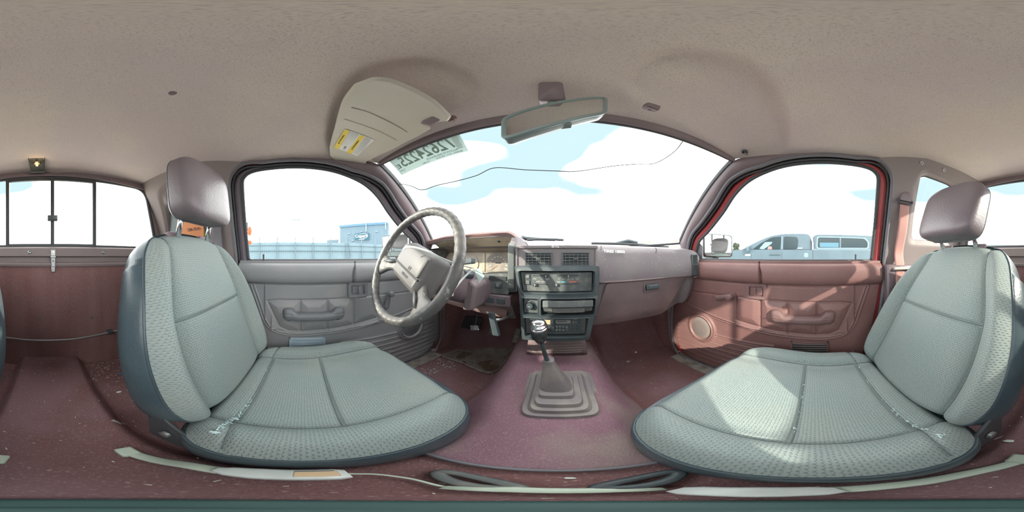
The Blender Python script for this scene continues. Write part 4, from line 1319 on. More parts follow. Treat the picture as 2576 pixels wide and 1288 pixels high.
for k in range(7):
    t = .12 + .12 * k
    o.tube([tgp[0].lerp(tgp[3], t) + Vector((0, -.0013, 0)), tgp[1].lerp(tgp[2], t) + Vector((0, -.0013, 0))], .0003, 4)
o.build('tag_lines', M['sticker_ink'], tag, smooth=180)
kr = onY(1188, 682, .445)
MB().tube([kr + Vector((.010 * math.cos(a), -.002, .010 * math.sin(a))) for a in np.linspace(0, 2 * math.pi, 25)[:-1]], .0012, 6, closed=True).build('key_ring', M['steel'], tag, smooth=180)

# ------------------------------------------------------------------ parking brake handle, pedals
pb = thing('parking_brake_handle', 'grey black T-shaped parking brake handle on a rod under the dash', 'brake handle', (-.19, .52, -.33))
hp = [onY(1236, 787, .53), onY(1240, 815, .53), onY(1249, 842, .53)]
rings = []
for i, t in enumerate(np.linspace(0, 1, 9)):
    c = hp[0].lerp(hp[2], t)
    w_, dd = .0105 + .002 * t, .009
    rings.append([c + Vector((a, b_, 0)) for a, b_ in roundpoly([(-w_, -dd), (w_, -dd), (w_, dd), (-w_, dd)], .004, 3)])
MB().loft(rings).build('grip', M['black'], pb, smooth=40)
MB().tube([onY(1247, 805, .535), onY(1262, 803, .57), onY(1284, 795, .62)], .0055, 10).build('rod', M['steel'], pb, smooth=180)
MB().lathe([(.010, 0), (.013, .006), (.012, .02)], onY(1283, 795, .615), (.3, 1, .1), 18).build('rod_collar', M['black2'], pb, smooth=50)
def pedal(nm, lab, pix, Yp, m, arm_to, thick=.012, ribs=True, bev=.004, rib_m=None):
    P = [onY(u, v, Yp + dy) for u, v, dy in pix]
    c = sum(P, Vector()) / len(P)
    t = thing(nm, lab, 'pedal', tuple(c), 'pedals')
    nn = (P[1] - P[0]).cross(P[-1] - P[0]).normalized()
    if nn.y > 0: nn = -nn
    pd = MB().prism([tuple(p) for p in P], tuple(-nn * thick)).build('pedal_pad', m, t, bevel=bev, seg=3)
    if ribs:
        o = MB()
        for k in range(5):
            q = .15 + .175 * k
            o.tube([P[0].lerp(P[3], q).lerp(P[1].lerp(P[2], q), .12) + nn * .001, P[0].lerp(P[3], q).lerp(P[1].lerp(P[2], q), .88) + nn * .001], .0016, 5)
        o.build('pad_ribs', rib_m or m, pd, smooth=180)
    if arm_to is not None:
        MB().tube(crv([tuple(c - nn * -.0 + Vector((0, thick, 0))), tuple((c + Vector(arm_to)) / 2 + Vector((0, .03, .0))), arm_to], 12), .006, 8).build('pedal_arm', M['rubber'], t, smooth=180)
    return t
pedal('clutch_pedal', 'worn shiny clutch pedal pad, farthest left of the pedals', [(1182, 816, 0), (1205, 818, 0), (1205, 831, -.02), (1183, 831, -.02)], .76, M['chrome'], (-.42, .80, -.20), thick=.008)
pedal('brake_pedal', 'dark ribbed brake pedal partly behind the parking brake handle', [(1231, 824, 0), (1256, 826, 0), (1254, 843, -.02), (1228, 842, -.02)], .80, M['pedal'], (-.26, .86, -.22))
pedal('accelerator_pedal', 'tall narrow grey accelerator pedal beside the centre tunnel', [(1299, 824, .0), (1311, 828, .0), (1303, 865, -.05), (1289, 861, -.05)], .82, M['pedal'], None, ribs=True)
ft = thing('foot_rest_plate', 'dark scalloped metal plate behind the clutch pedal', 'plate', (-.62, .98, -.55))
fp = [onY(u, v, .97) for u, v in ((1170, 795), (1210, 800), (1207, 835), (1196, 843), (1172, 842), (1160, 832), (1159, 825))]
MB().prism([tuple(p) for p in fp], (0, .012, .004)).build('plate', M['rubber'], ft, bevel=.003)

# ------------------------------------------------------------------ gear lever
gl_ = thing('gear_lever', 'gear lever with chrome-topped black knob in a stepped rubber boot', 'gear lever', (.02, .41, -.50))
def sq(cx_, cy_, hx, hy, z, tilt=0, e=.24, n=48, sk=0):
    r = []
    for k in range(n):
        a = 2 * math.pi * k / n
        c_, s_ = math.cos(a), math.sin(a)
        x = cx_ + math.copysign(abs(c_) ** e, c_) * hx * (1 - sk * s_)
        y = cy_ + math.copysign(abs(s_) ** e, s_) * hy
        r.append(Vector((x, y, z + tilt * (y - .41))))
    return r
tl = .17
steps = []
lev = [(.023, .410, .103, .118, -.497), (.023, .410, .105, .120, -.484), (.023, .412, .096, .112, -.472), (.022, .413, .086, .102, -.471), (.022, .413, .083, .100, -.456), (.021, .412, .072, .089, -.4555),
       (.020, .411, .064, .086, -.441), (.019, .41, .055, .074, -.4405), (.018, .41, .053, .070, -.427), (.014, .410, .043, .050, -.426), (.012, .410, .041, .046, -.414), (.008, .412, .032, .034, -.412)]
MB().loft([sq(cx_, cy_, hx, hy, z, tl, sk=-.06) for cx_, cy_, hx, hy, z in lev]).build('boot', M['boot'], gl_, smooth=35)
cn = [(.012, .412, .042, .036, -.418), (.010, .412, .038, .032, -.405), (.000, .418, .025, .024, -.36), (-.007, .424, .0155, .016, -.325), (-.008, .425, .0145, .015, -.314), (-.008, .425, .009, .009, -.313)]
MB().loft([sq(cx_, cy_, hx, hy, z, .0, e=.6) for cx_, cy_, hx, hy, z in cn]).build('boot_cone', M['boot'], gl_, smooth=50)
MB().tube([(-.008, .425, -.335), (-.014, .418, -.30), (-.022, .408, -.255), (-.026, .404, -.225)], [.0075, .0062, .0052, .0056], 14).build('lever_shaft', M['black'], gl_, smooth=180)
kax = Vector((-.09, -.08, 1)).normalized(); kb0 = Vector((-.0265, .403, -.240))
MB().lathe([(.0001, 0), (.009, .001), (.0135, .010), (.0185, .022), (.0220, .036), (.0222, .046), (.021, .050)], kb0, kax, 32).build('knob_body', M['knob'], gl_, smooth=60)
kt = MB().lathe([(.0218, .046), (.0232, .048), (.0232, .052), (.0215, .0535), (.0225, .055), (.0225, .058), (.0205, .060), (.0200, .066), (.0165, .0725), (.010, .0755), (.0001, .0765)], kb0, kax, 32).build('knob_cap', M['chrome'], gl_, smooth=50)
kf = frame(kb0 + kax * .0768, (1, 0, .09), (0, 1, .08))
o = MB().at(kf)
for x in (-.007, 0, .007): o.tube([(x, -.006, .0), (x, .006, 0)], .0008, 5)
o.tube([(-.007, 0, 0), (.007, 0, 0)], .0008, 5)
o.build('shift_pattern', M['ink'], kt, smooth=60)

# ------------------------------------------------------------------ seats
def seat(nm_label, cx, oy, rec, hr, kL, sgn):
    """cx centre, oy junction of cushion and back, rec recline, hr (y, z, tilt) of the headrest; sgn +1 passenger"""
    t = thing('bucket_seat', nm_label, 'seat', (cx, oy + .2, -.60), 'front bucket seats')
    # --- cushion
    yb, yf = oy - .035, oy + .425
    cy, hb_, ha = (yb + yf) / 2, (yf - yb) / 2, .245
    def outl(th, k=1.0):
        c_, s_ = math.cos(th), math.sin(th)
        ex = .40 if s_ > 0 else .30
        x = math.copysign(abs(c_) ** ex, c_) * ha * k
        y = math.copysign(abs(s_) ** ex, s_) * hb_ * k
        # front edge bows forward in the middle, rear narrows a little
        x *= 1 - .05 * max(0, -s_) - .10 * max(0, s_) ** 3
        y += .018 * (1 - (x / ha) ** 2) * max(0, s_)
        return x, y
    OUT = lin([outl(2 * math.pi * i / 3000) for i in range(3000)], 340, closed=True)
    seam_b = .158
    def hgt(x, y, r):
        ax = abs(x)
        z = -.392 + .024 * float(ss(.13, .19, ax)) + .010 * math.cos(x / .16 * 1.2) * (1 - float(ss(.10, .16, ax)))
        yy = y + cy - oy
        z += .016 * float(ss(.12, .34, yy)) - .012 * float(ss(.40, .47, yy))
        z += .010 * math.exp(-((yy - .02) / .05) ** 2) * 0
        # grooves
        w_ = .0048
        sx_ = seam_b + .02 * max(0, yy - .1)
        g_ = math.exp(-((ax - sx_) / w_) ** 2)
        if ax < sx_ + .01:
            g_ = max(g_, math.exp(-((yy - .19) / w_) ** 2), math.exp(-((yy - .035) / (w_ * 1.6)) ** 2))
        else:
            g_ = max(g_, .8 * math.exp(-((yy - .035 - (ax - sx_) * .3) / w_) ** 2))
        z -= .0085 * g_
        # soft pull of cloth beside the seams
        z -= .004 * math.exp(-((ax - sx_) / .018) ** 2)
        z -= .048 * max(0, (r - .84) / .16) ** 2.2
        return z
    NR, NA = 84, 340
    rows, uv = [], []
    for j in range(NR + 1):
        r = j / NR
        r_ = r if r > .0 else 1e-4
        a, b_ = [], []
        for i in range(NA + 1):
            x, y = OUT[i % NA][0] * r_, OUT[i % NA][1] * r_
            a.append((cx + x, cy + y, hgt(x, y, r)))
            b_.append((x, y))
        rows.append(a); uv.append(b_)
    cu = MB().sheet([r[::-1] for r in rows], [r[::-1] for r in uv]).build('cushion', M['cloth'], t, smooth=180)
    # stitched seam lines lying in the grooves
    sfn = lambda yy: seam_b + .02 * max(0, yy - .1)
    lines = [[(sd_ * sfn(yy), yy) for yy in np.linspace(-.02, .435, 60)] for sd_ in (-1, 1)]
    lines.append([(x, .19) for x in np.linspace(-sfn(.19), sfn(.19), 40)])
    lines.append([(x, .035) for x in np.linspace(-sfn(.03), sfn(.03), 40)])
    for sd_ in (-1, 1):
        lines.append([(sd_ * x, .035 + (x - seam_b) * .3) for x in np.linspace(seam_b, .236, 14)])
    def chgt(x, y):
        rr_ = max(abs(x) / ha, abs(y) / hb_)
        return hgt(x, y, min(rr_, 1))
    for l_ in lines:
        MB().tube([(cx + x, yy + oy, chgt(x, yy + oy - cy) + .0012) for x, yy in l_], .0010, 5).build('cushion_seam', M['seam'], cu, smooth=180)
    # vinyl apron round the cushion
    L = []
    for k, z in ((1.0, -.418), (1.018, -.428), (1.022, -.450), (1.005, -.488), (.95, -.515), (.80, -.525)):
        q = []
        for i in range(120):
            x, y = OUT[(i * 17) // 6 % 340][0] * k, OUT[(i * 17) // 6 % 340][1] * k
            zz_ = z + (.018 * (float(ss(.10, .34, y + cy - oy))) if z > -.46 else 0)
            q.append((cx + x, cy + y, zz_))
        L.append(q)
    MB().loft(L).build('cushion_apron', M['vinyl_seat'], t, smooth=60)
    wl = []
    for i in range(120):
        x, y = OUT[(i * 17) // 6 % 340][0] * 1.004, OUT[(i * 17) // 6 % 340][1] * 1.004
        wl.append((cx + x, cy + y, hgt(x, y, 1.0) + .0005))
    MB().tube(wl, .0036, 6, closed=True).build('cushion_piping', M['vinyl_seat'], cu, smooth=180)
    # --- backrest
    ca, sa_ = math.cos(rec), math.sin(rec)
    O = Vector((cx, oy, -.385)); U = Vector((0, -sa_, ca)); Nf = Vector((0, ca, sa_))
    half = [(x_, y_ * kL) for x_, y_ in [(0, -.012), (.12, -.010), (.190, .005), (.216, .05), (.226, .12), (.226, .21), (.212, .29), (.190, .36), (.168, .41), (.135, .442), (.07, .458), (0, .462)]]
    full = half + [(-x, y) for x, y in half[1:-1]][::-1]
    OB = crv(full, 320, closed=True)
    def sbf(q): return .150 - .030 * float(ss(.25, .46, q)) + .008 * math.sin(q * 9)
    def dep(s, q, r):
        a = abs(s)
        sb = sbf(q)
        d = .036 * float(ss(sb - .012, sb + .045, a)) * (1 - .55 * float(ss(.30, .46, q)))
        d += .012 * math.sin(math.pi * min(max(q / .45, 0), 1)) * (1 - float(ss(.10, .16, a)))
        w_ = .0048
        g_ = math.exp(-((a - sb) / w_) ** 2)
        if a < sb: g_ = max(g_, math.exp(-((q - .262) / w_) ** 2))
        d -= .0085 * g_ + .004 * math.exp(-((a - sb) / .018) ** 2)
        d -= .045 * max(0, (r - .84) / .16) ** 2.2
        return d
    rows, uv = [], []
    NRb = 80
    for j in range(NRb + 1):
        r = max(j / NRb, 1e-4)
        a, b_ = [], []
        for i in range(321):
            s_, q_ = OB[i % 320]
            s1, q1 = s_ * r, .23 + (q_ - .23) * r
            a.append(O + Vector((s1, 0, 0)) + U * q1 + Nf * dep(s1, q1, j / NRb))
            b_.append((s1, q1))
        rows.append(a); uv.append(b_)
    bk = MB().sheet([r for r in rows], [r for r in uv]).build('backrest', M['cloth'], t, smooth=180)
    for l_ in [[(sd_ * sbf(q), q) for q in np.linspace(.02, .44 * kL, 60)] for sd_ in (-1, 1)] + [[(x, .262) for x in np.linspace(-sbf(.262), sbf(.262), 40)]]:
        MB().tube([O + Vector((x, 0, 0)) + U * q + Nf * (dep(x, q, max(abs(q - .23) / (.235 * kL), .5)) + .0012) for x, q in l_], .0010, 5).build('backrest_seam', M['seam'], bk, smooth=180)
    L = []
    for k, n_, dn in ((.998, -.013, 0), (1.025, -.028, 0), (1.075, -.055, -.004), (1.085, -.085, -.004), (1.04, -.115, 0), (.90, -.128, 0), (.5, -.130, 0)):
        q = []
        for i in range(0, 320, 2):
            s_, q_ = OB[i]
            dd = dep(s_, q_, 1.0)
            k2 = 1 + (k - 1) * (1.0 if q_ < .40 else .5)
            q.append(O + Vector((s_ * k2, 0, 0)) + U * (.23 + (q_ - .23) * (1 + (k2 - 1) * .35)) + Nf * ((dd if n_ > -.02 else dd * .4) + n_ + .013))
        L.append(q)
    MB().loft(L).build('backrest_shell', M['vinyl_seat'], t, smooth=60)
    MB().tube([O + Vector((p[0] * 1.0, 0, 0)) + U * (.23 + (p[1] - .23)) + Nf * (dep(p[0], p[1], 1.0) + .0) for p in OB[::3]], .0034, 6, closed=True).build('backrest_piping', M['vinyl_seat'], bk, smooth=180)
    # --- headrest
    hy, hz, tilt, hw, hh, hd_ = hr
    F = frame((cx, hy, hz), (1, 0, 0), (0, -math.sin(tilt), math.cos(tilt)))   # local z points forward
    F = Matrix.Translation((cx, hy, hz)) @ Matrix.Rotation(tilt, 4, 'X')
    rows = []
    for j in range(49):
        ph = -math.pi / 2 + math.pi * j / 48
        cp_, sp_ = math.cos(ph), math.sin(ph)
        r = []
        for i in range(73):
            th = 2 * math.pi * (i % 72) / 72
            f = lambda q, e: math.copysign(abs(q) ** e, q)
            z = f(sp_, .42) * hh
            kz = f(cp_, .42)
            x = f(math.cos(th), .45) * kz * hw * (1 - .10 * (-z / hh * .5 + .5) + .0)
            y = f(math.sin(th), .55) * kz * hd_ * (1 - .18 * (z / hh))
            # front face slopes and the top is drawn back
            y += -.010 * (z / hh)
            z2 = z + .006 * (1 - (x / hw) ** 2)
            r.append((x, y, z2))
        rows.append(r)
    hb_ob = MB().at(F).sheet(rows).build('headrest', M['headrest'], t, smooth=180)
    f = lambda q, e: math.copysign(abs(q) ** e, q)
    def hrp(ph, th, k=1.003):
        z = f(math.sin(ph), .42) * hh; kz = f(math.cos(ph), .42)
        x = f(math.cos(th), .45) * kz * hw * (1 - .10 * (-z / hh * .5 + .5))
        y = f(math.sin(th), .55) * kz * hd_ * (1 - .18 * (z / hh)) - .010 * (z / hh)
        return Vector((x * k, y, (z + .006 * (1 - (x / hw) ** 2)) * k))
    sm = [hrp(p, math.radians(197)) for p in np.linspace(-1.5, 1.5, 50)] + [hrp(p, math.radians(-17)) for p in np.linspace(1.5, -1.5, 50)]
    MB().at(F).tube(sm, .0014, 5, closed=True).build('headrest_seam', M['seam'], hb_ob, smooth=180)
    top = O + U * (.452 * kL) + Nf * (-.035)
    for s_ in (-1, 1):
        end = Vector((cx + s_ * .068, hy - .010, hz - hh * .5))
        base = Vector((cx + s_ * .068, (top.y + hy - .010) / 2, top.z - .02))
        MB().tube([base, end], .0075, 16).build('headrest_post', M['chrome'], t, smooth=180)
        Fg = Matrix.Translation(top + Vector((s_ * .068, 0, 0))) @ Matrix.Rotation(rec, 4, 'X')
        MB().at(Fg).loft([[Vector((a, b_, z)) for a, b_ in roundpoly([(-.021, -.013), (.021, -.013), (.021, .013), (-.021, .013)], .006, 4)] for z in (-.010, .008)]).build('post_guide', M['mauve_hard'], t, bevel=.002)
    # --- frame under the seat
    inb = cx - sgn * .20
    for x in (cx - .19, cx + .19):
        fr = MB()
        fr.box((x - .012, yb + .02, -.60), (x + .012, yf - .05, -.575))
        for y in (yb + .06, yf - .10):
            fr.box((x - .010, y - .02, -.58), (x + .010, y + .02, -.505))
        fr.build('seat_rail', M['rubber'], t, bevel=.003)
    rc = MB().prism([(inb + sgn * -.022, yb - .045, -.50), (inb + sgn * -.022, yb + .06, -.51), (inb + sgn * -.022, yb + .05, -.43), (inb + sgn * -.022, yb - .01, -.37), (inb + sgn * -.022, yb - .05, -.40)], (sgn * .008, 0, 0))
    rc.build('recliner_bracket', M['rubber'], t, bevel=.003)
    MB().lathe([(.011, 0), (.010, .006), (.0001, .007)], (inb - sgn * .024, yb + .0, -.44), (-sgn, 0, 0), 16).build('pivot_bolt', M['steel'], t, smooth=50)
    return t
seat_l = seat('driver bucket seat in ribbed pale grey-green cloth, headrest raised on two bright posts', -.360, -.135, math.radians(19), (-.268, .180, math.radians(-3), .118, .094, .046), 1.055, -1)
seat_r = seat('passenger bucket seat in pale grey-green cloth, reclined, headrest pushed right down', .350, -.165, math.radians(29), (-.375, .132, math.radians(10), .118, .094, .048), 1.08, 1)

def scatter(name, lab, cat, n, fn, size, m, kind='stuff', seed=1):
    rnd = random.Random(seed)
    o = MB()
    for _ in range(n):
        p = Vector(fn(rnd))
        s_ = size * (.35 + rnd.random() ** 2 * 1.3)
        a = rnd.random() * 6.28
        R = Matrix.Rotation(a, 3, 'Z')
        l, w_ = s_ * (1 + rnd.random() * 1.4), s_ * .6
        q = [p + R @ Vector((x, y, 0)) + Vector((0, 0, z)) for x, y, z in ((-l, -w_, 0), (l, -w_ * .6, 0), (l * .7, w_, 0), (-l * .8, w_ * .7, 0), (0, 0, s_ * .7))]
        o.add(q, [(0, 1, 4), (1, 2, 4), (2, 3, 4), (3, 0, 4), (3, 2, 1, 0)])
    ob = o.build(name, m, smooth=0)
    return props(ob, lab, cat, None, kind)
def fl(x, y): return (x, y, floor_z(x, y) + .001)
scatter('floor_crumbs', 'pale crumbs and grit scattered over the burgundy carpet', 'crumbs', 700,
        lambda r: fl((lambda q: q if abs(q) < .64 else .1)(r.gauss(0, .22) if r.random() < .5 else r.uniform(-.64, .64)), r.uniform(-.74, .98)), .0013, M['crumb'], seed=3)
scatter('rear_floor_crumbs', 'dense pale grit along the foot of the back wall behind the driver seat', 'crumbs', 420,
        lambda r: fl(-.155 - abs(r.gauss(0, .14)) , -.745 + abs(r.gauss(0, .14))), .0015, M['crumb'], seed=5)
scatter('sill_glass_crumbs', 'glittering glass crumbs on the floor along the driver door sill', 'crumbs', 360,
        lambda r: fl(-.50 - abs(r.gauss(0, .05)) + .0, r.uniform(.45, .86)) if r.random() < .7 else fl(-.45 - r.random() * .15, r.uniform(.62, .8)), .0019, M['glasscrumb'], seed=6)
def seam_crumb(cx, oy, sp, zz_=-.388):
    def f(r):
        x = cx + max(-.20, min(.21, r.gauss(sp, .11)))
        return (x, oy + .035 + r.gauss(0, .0028), -.393 + .024 * float(ss(.13, .19, abs(x - cx))) + .002)
    return f
scatter('seat_seam_crumbs', 'pale blue-white crumbs caught in the rear seam of the driver cushion', 'crumbs', 230, seam_crumb(-.36, -.135, .13), .0016, M['glasscrumb'], seed=8)
scatter('seat_seam_crumbs', 'sparse pale crumbs caught in the rear seam of the passenger cushion', 'crumbs', 90, seam_crumb(.35, -.165, -.06), .0016, M['glasscrumb'], seed=9)
scatter('cushion_seam_crumbs', 'small pale crumbs in the cross seam of the passenger cushion', 'crumbs', 26,
        lambda r: (.35 + r.uniform(-.15, .06), .025 + r.gauss(0, .0025), -.384), .0016, M['glasscrumb'], seed=10)
# single scraps
def scrap(lab, pts, m, h=.002, grp='scraps on the cab floor'):
    P = [Vector(fl(x, y)) + Vector((0, 0, .002)) for x, y in pts]
    o = MB().prism([tuple(p) for p in P], (0, 0, h)).build('paper_scrap', m, smooth=0, bevel=.0004)
    return props(o, lab, 'scrap', grp)
def sp_(u, v, Z=-.60): 
    p = onZ(u, v, Z); return p.x, p.y
for lab, u, v, s_, m, Z in (('white paper scrap on the carpet behind the driver seat', 298, 987, .012, M['white'], -.60), ('pale leaf-shaped scrap beside the rear tunnel', 295, 1079, .014, M['crumb'], -.60),
                            ('small white scrap near the rear tunnel, behind the driver seat', 310, 1058, .007, M['white'], -.60), ('white scrap by the passenger seat hinge', 2512, 1110, .010, M['white'], -.60),
                            ('long white sliver by the passenger seat hinge', 2538, 1130, .012, M['white'], -.60), ('white scrap on the tunnel carpet in front of the camera stand', 1432, 1204, .006, M['white'], -.50),
                            ('white scrap on the passenger footwell carpet', 1580, 908, .012, M['crumb'], -.65), ('pale scrap near the tunnel foot on the passenger side', 1600, 886, .011, M['crumb'], -.65),
                            ('oval pale scrap on the carpet in front of the pedals', 1216, 875, .016, M['crumb'], -.62)):
    x, y = sp_(u, v, Z)
    rnd = random.Random(u)
    pts = [(x + s_ * math.cos(a) * (.6 + .5 * rnd.random()), y + s_ * .55 * math.sin(a) * (.6 + .5 * rnd.random())) for a in np.linspace(0, 2 * math.pi, 7)[:-1]]
    scrap(lab, pts, m)
x, y = sp_(313, 939, -.60)
bc = thing('blue_plastic_scrap', 'bright blue twisted plastic scrap behind the driver seat', 'scrap', fl(x, y))
MB().tube([Vector(fl(x - .020, y + .004)) + Vector((0, 0, .004)), Vector(fl(x - .004, y - .004)) + Vector((0, 0, .010)), Vector(fl(x + .008, y + .003)) + Vector((0, 0, .004)), Vector(fl(x + .026, y - .003)) + Vector((0, 0, .005))], [.003, .005, .003, .004], 7, flat=(.5, 1)).build('twist', M['bluecap'], bc, smooth=60)

# rubber mat on the driver's floor
mp_ = [onZ(u, v, -.655) for u, v in ((1103, 893), (1150, 878), (1230, 884), (1295, 897), (1288, 912), (1266, 942), (1222, 940), (1160, 912))]
fm = thing('floor_mat', 'grey see-through rubber mat with brown mud stains on the driver floor', 'mat', tuple(sum(mp_, Vector()) / 8))
poly = roundpoly([(p.x, p.y) for p in mp_], .02, 4)
def matz(x, y): return floor_z(x, y) + .007
cxm = sum(p[0] for p in poly) / len(poly); cym = sum(p[1] for p in poly) / len(poly)
def disc(poly_, k0, k1, dz, nr=8):
    rows = []
    for j in range(nr + 1):
        k = k0 + (k1 - k0) * j / nr
        r = [(cxm + (p[0] - cxm) * k, cym + (p[1] - cym) * k) for p in poly_]
        rows.append([(a, b_, matz(a, b_) + dz) for a, b_ in r + [r[0]]])
    return rows
MB().sheet(disc(poly, .01, 1, 0, 14)).build('mat_sheet', M['mat_rubber'], fm, smooth=180)
rm = MB()
for k in (.985, .93):
    q = lin([(cxm + (p[0] - cxm) * k, cym + (p[1] - cym) * k) for p in poly], 90, closed=True)
    rm.tube([(a, b_, matz(a, b_) + .001) for a, b_ in q], .0018, 5, closed=True)
rm.build('mat_rim', M['sill'], fm, smooth=180)
ln = MB()
A_, B_, C_, D_ = mp_[1], mp_[3], mp_[5], mp_[7]
for k in range(1, 6):
    t = k / 6
    p, q = A_.lerp(B_, t), D_.lerp(C_, t)
    ln.tube([(a.x, a.y, matz(a.x, a.y) + .0008) for a in [p.lerp(q, s_) for s_ in np.linspace(.06, .94, 10)]], .0012, 4)
for t in (.35, .66):
    p, q = A_.lerp(D_, t), B_.lerp(C_, t)
    ln.tube([(a.x, a.y, matz(a.x, a.y) + .0008) for a in [p.lerp(q, s_) for s_ in np.linspace(.02, .98, 20)]], .0010, 4)
ln.build('mat_lines', M['sill'], fm, smooth=180)
for pts in (((1150, 893), (1172, 882), (1193, 884), (1182, 892), (1160, 902), (1148, 900)), ((1163, 908), (1173, 908), (1174, 915), (1164, 915)), ((1202, 912), (1220, 908), (1243, 906), (1232, 916), (1262, 924), (1244, 933), (1222, 932), (1208, 920))):
    P = [onZ(u, v, -.652) for u, v in pts]
    q = crv([(p.x, p.y) for p in P], 40, closed=True)
    st_ = MB(); st_.add([(a, b_, matz(a, b_) + .0012) for a, b_ in q], [tuple(range(40))])
    st_.build('mud_stain', M['stain'], fm, smooth=0)

# ------------------------------------------------------------------ belts and buckles near the tunnel
TZ = -.49
def strap(name, lab, pts, w_, m, cat='seat belt', th=.0022):
    o = MB().tube(crv(pts, 40), w_, 10, flat=(th / w_, 1.0), up=(0, 0, 1)).build(name, m, smooth=180)
    return props(o, lab, cat)
bkl = thing('belt_buckle', 'grey-white seat belt buckle with an orange label beside the driver cushion', 'buckle', (-.088, .0, -.47))
L = []
for y, hw, hz in ((-.062, .006, .004), (-.050, .012, .009), (-.030, .0145, .011), (.0, .0145, .012), (.022, .0145, .012), (.030, .011, .008)):
    L.append([Vector((-.0865 + a + .10 * y * 0, y, -.455 + b_)) for a, b_ in roundpoly([(-hw, -hz), (hw, -hz), (hw, hz), (-hw, hz)], hw * .45, 4)])
MB().loft(L).build('buckle_body', M['clear_white'], bkl, smooth=45)
MB().box((-.094, -.006, -.4445), (-.079, .024, -.4422)).build('release_label', M['label_orange'], bkl, bevel=.001)
MB().box((-.0955, -.006, -.4440), (-.0945, .022, -.4415)).build('label_edge', M['ink'], bkl)
MB().tube(crv([(-.0865, -.055, -.457), (-.088, -.09, -.470), (-.084, -.13, -.497), (-.078, -.172, -.515)], 20), .010, 8, flat=(.22, 1), up=(0, 0, 1)).build('buckle_stalk', M['greenish'], bkl, smooth=180)
MB().box((-.090, -.190, -.525), (-.064, -.160, -.508)).build('stalk_anchor', M['greenish'], bkl, bevel=.004)
bk2 = thing('belt_buckle', 'pale cloudy seat belt buckle lying across the tunnel beside the passenger cushion', 'buckle', (.07, .03, -.49))
L = []
pa, pb_ = Vector((.062, .050, -.478)), Vector((.083, -.010, -.474))
for t, hw, hz in ((0, .007, .004), (.12, .012, .008), (.5, .0145, .010), (.85, .012, .009), (1, .007, .005)):
    c = pa.lerp(pb_, t)
    L.append([c + Vector((a, .3 * a, b_)) for a, b_ in roundpoly([(-hw, -hz), (hw, -hz), (hw, hz), (-hw, hz)], hw * .45, 4)])
MB().loft(L).build('buckle_body', M['clear_white'], bk2, smooth=45)
MB().tube(crv([(.083, -.008, -.476), (.090, -.045, -.485), (.090, -.10, -.505), (.070, -.158, -.515)], 20), .009, 8, flat=(.3, 1), up=(0, 0, 1)).build('buckle_stalk', M['greenish'], bk2, smooth=180)
MB().box((.058, -.180, -.525), (.084, -.150, -.508)).build('stalk_anchor', M['greenish'], bk2, bevel=.004)
ln_ = MB().tube([(-.030, .056, -.482), (.0, .064, -.480), (.040, .062, -.482), (.060, .055, -.484)], [.005, .0085, .0075, .004], 12, flat=(.35, 1), up=(0, 0, 1)).build('flat_latch', M['greenish'], smooth=180)
props(ln_, 'flat pale green-white plastic strip lying across the tunnel carpet', 'strip')
cd = MB().tube(crv([(-.088, .030, -.46), (-.082, .050, -.476), (-.06, .062, -.486), (-.03, .058, -.486)], 20), .0022, 6).build('thin_cord', M['greenish'], smooth=180)
props(cd, 'thin pale cord from the driver buckle to the strip on the tunnel', 'cord')
for sg_, lab in ((-1, 'worn black oval metal loop on the tunnel, driver side'), (1, 'black oval metal loop on the tunnel, passenger side')):
    c = Vector((.018 + sg_ * .050, .081, TZ + .008)); dv = Vector((sg_ * .029, .010, 0))
    q = []
    for a in np.linspace(0, 2 * math.pi, 41)[:-1]:
        q.append(c + dv * math.cos(a) * 1.05 + Vector((-.010 * sg_, .0075 * 3.2, 0)).normalized() * .0095 * math.sin(a))
    o = MB().tube(q, .0048, 8, closed=True, flat=(.6, 1.35), up=(0, 0, 1)).build('anchor_loop', M['black'] if sg_ > 0 else M['black2'], smooth=180)
    props(o, lab, 'metal loop')
# stand of the camera that took the picture, straight below it
cs_ = thing('round_stand_foot', 'round teal green stand foot on the tunnel carpet between the seats', 'stand', (EX, -.003, -.497))
MB().lathe([(.0001, 0), (.034, 0), (.036, .003), (.035, .006), (.028, .009), (.014, .012), (.0001, .013)], (EX, -.003, -.497), (0, 0, 1), 48).build('foot_disc', M['teal'], cs_, smooth=50)
MB().lathe([(.0001, .011), (.008, .012), (.008, .020), (.0001, .021)], (EX, -.003, -.497), (0, 0, 1), 24).build('foot_socket', M['teal'], cs_, smooth=50)

# shoulder belt on the passenger side
bl = thing('seat_belt', 'faded pink shoulder belt hanging from its ring on the passenger side pillar', 'seat belt', (.60, -.36, .0))
xb = lambda z: .632 - (.632 - .585) * max(0, z) / .25
pts = [(xb(.222) - .004, -.352, .222), (xb(.12) - .008, -.352, .12), (xb(.0), -.350, .02), (.615, -.345, -.04), (.60, -.34, -.15), (.585, -.33, -.33)]
MB().tube(crv(pts, 40), .0235, 10, flat=(.06, 1), up=(1, 0, 0)).build('webbing', M['belt'], bl, smooth=180)
rg = Vector((xb(.23) - .006, -.352, .230))
MB().tube([rg + Vector((0, y, z)) for y, z in ((-.036, 0), (-.030, -.008), (0, -.010), (.030, -.008), (.036, 0), (.030, .009), (.015, .016), (-.015, .016), (-.030, .009))], .0042, 8, closed=True).build('belt_ring', M['rubber'], bl, smooth=180)
cvp = roundpoly([(-.034, -.004), (.034, -.004), (.024, .030), (.006, .048), (-.010, .048), (-.026, .030)], .010, 4)
MB().loft([[Vector((xb(.24) + .012 - dx - .10 * p[1] * k_, -.352 + p[0] * k_, .236 + p[1] * k_)) for p in cvp] for dx, k_ in ((0, 1.0), (.014, 1.0), (.022, .82))]).build('ring_cover', M['mauve_hard'], bl, smooth=50)
MB().box((.596, -.392, -.058), (.650, -.310, -.046)).build('belt_slot_trim', M['cream'], bl, bevel=.004)
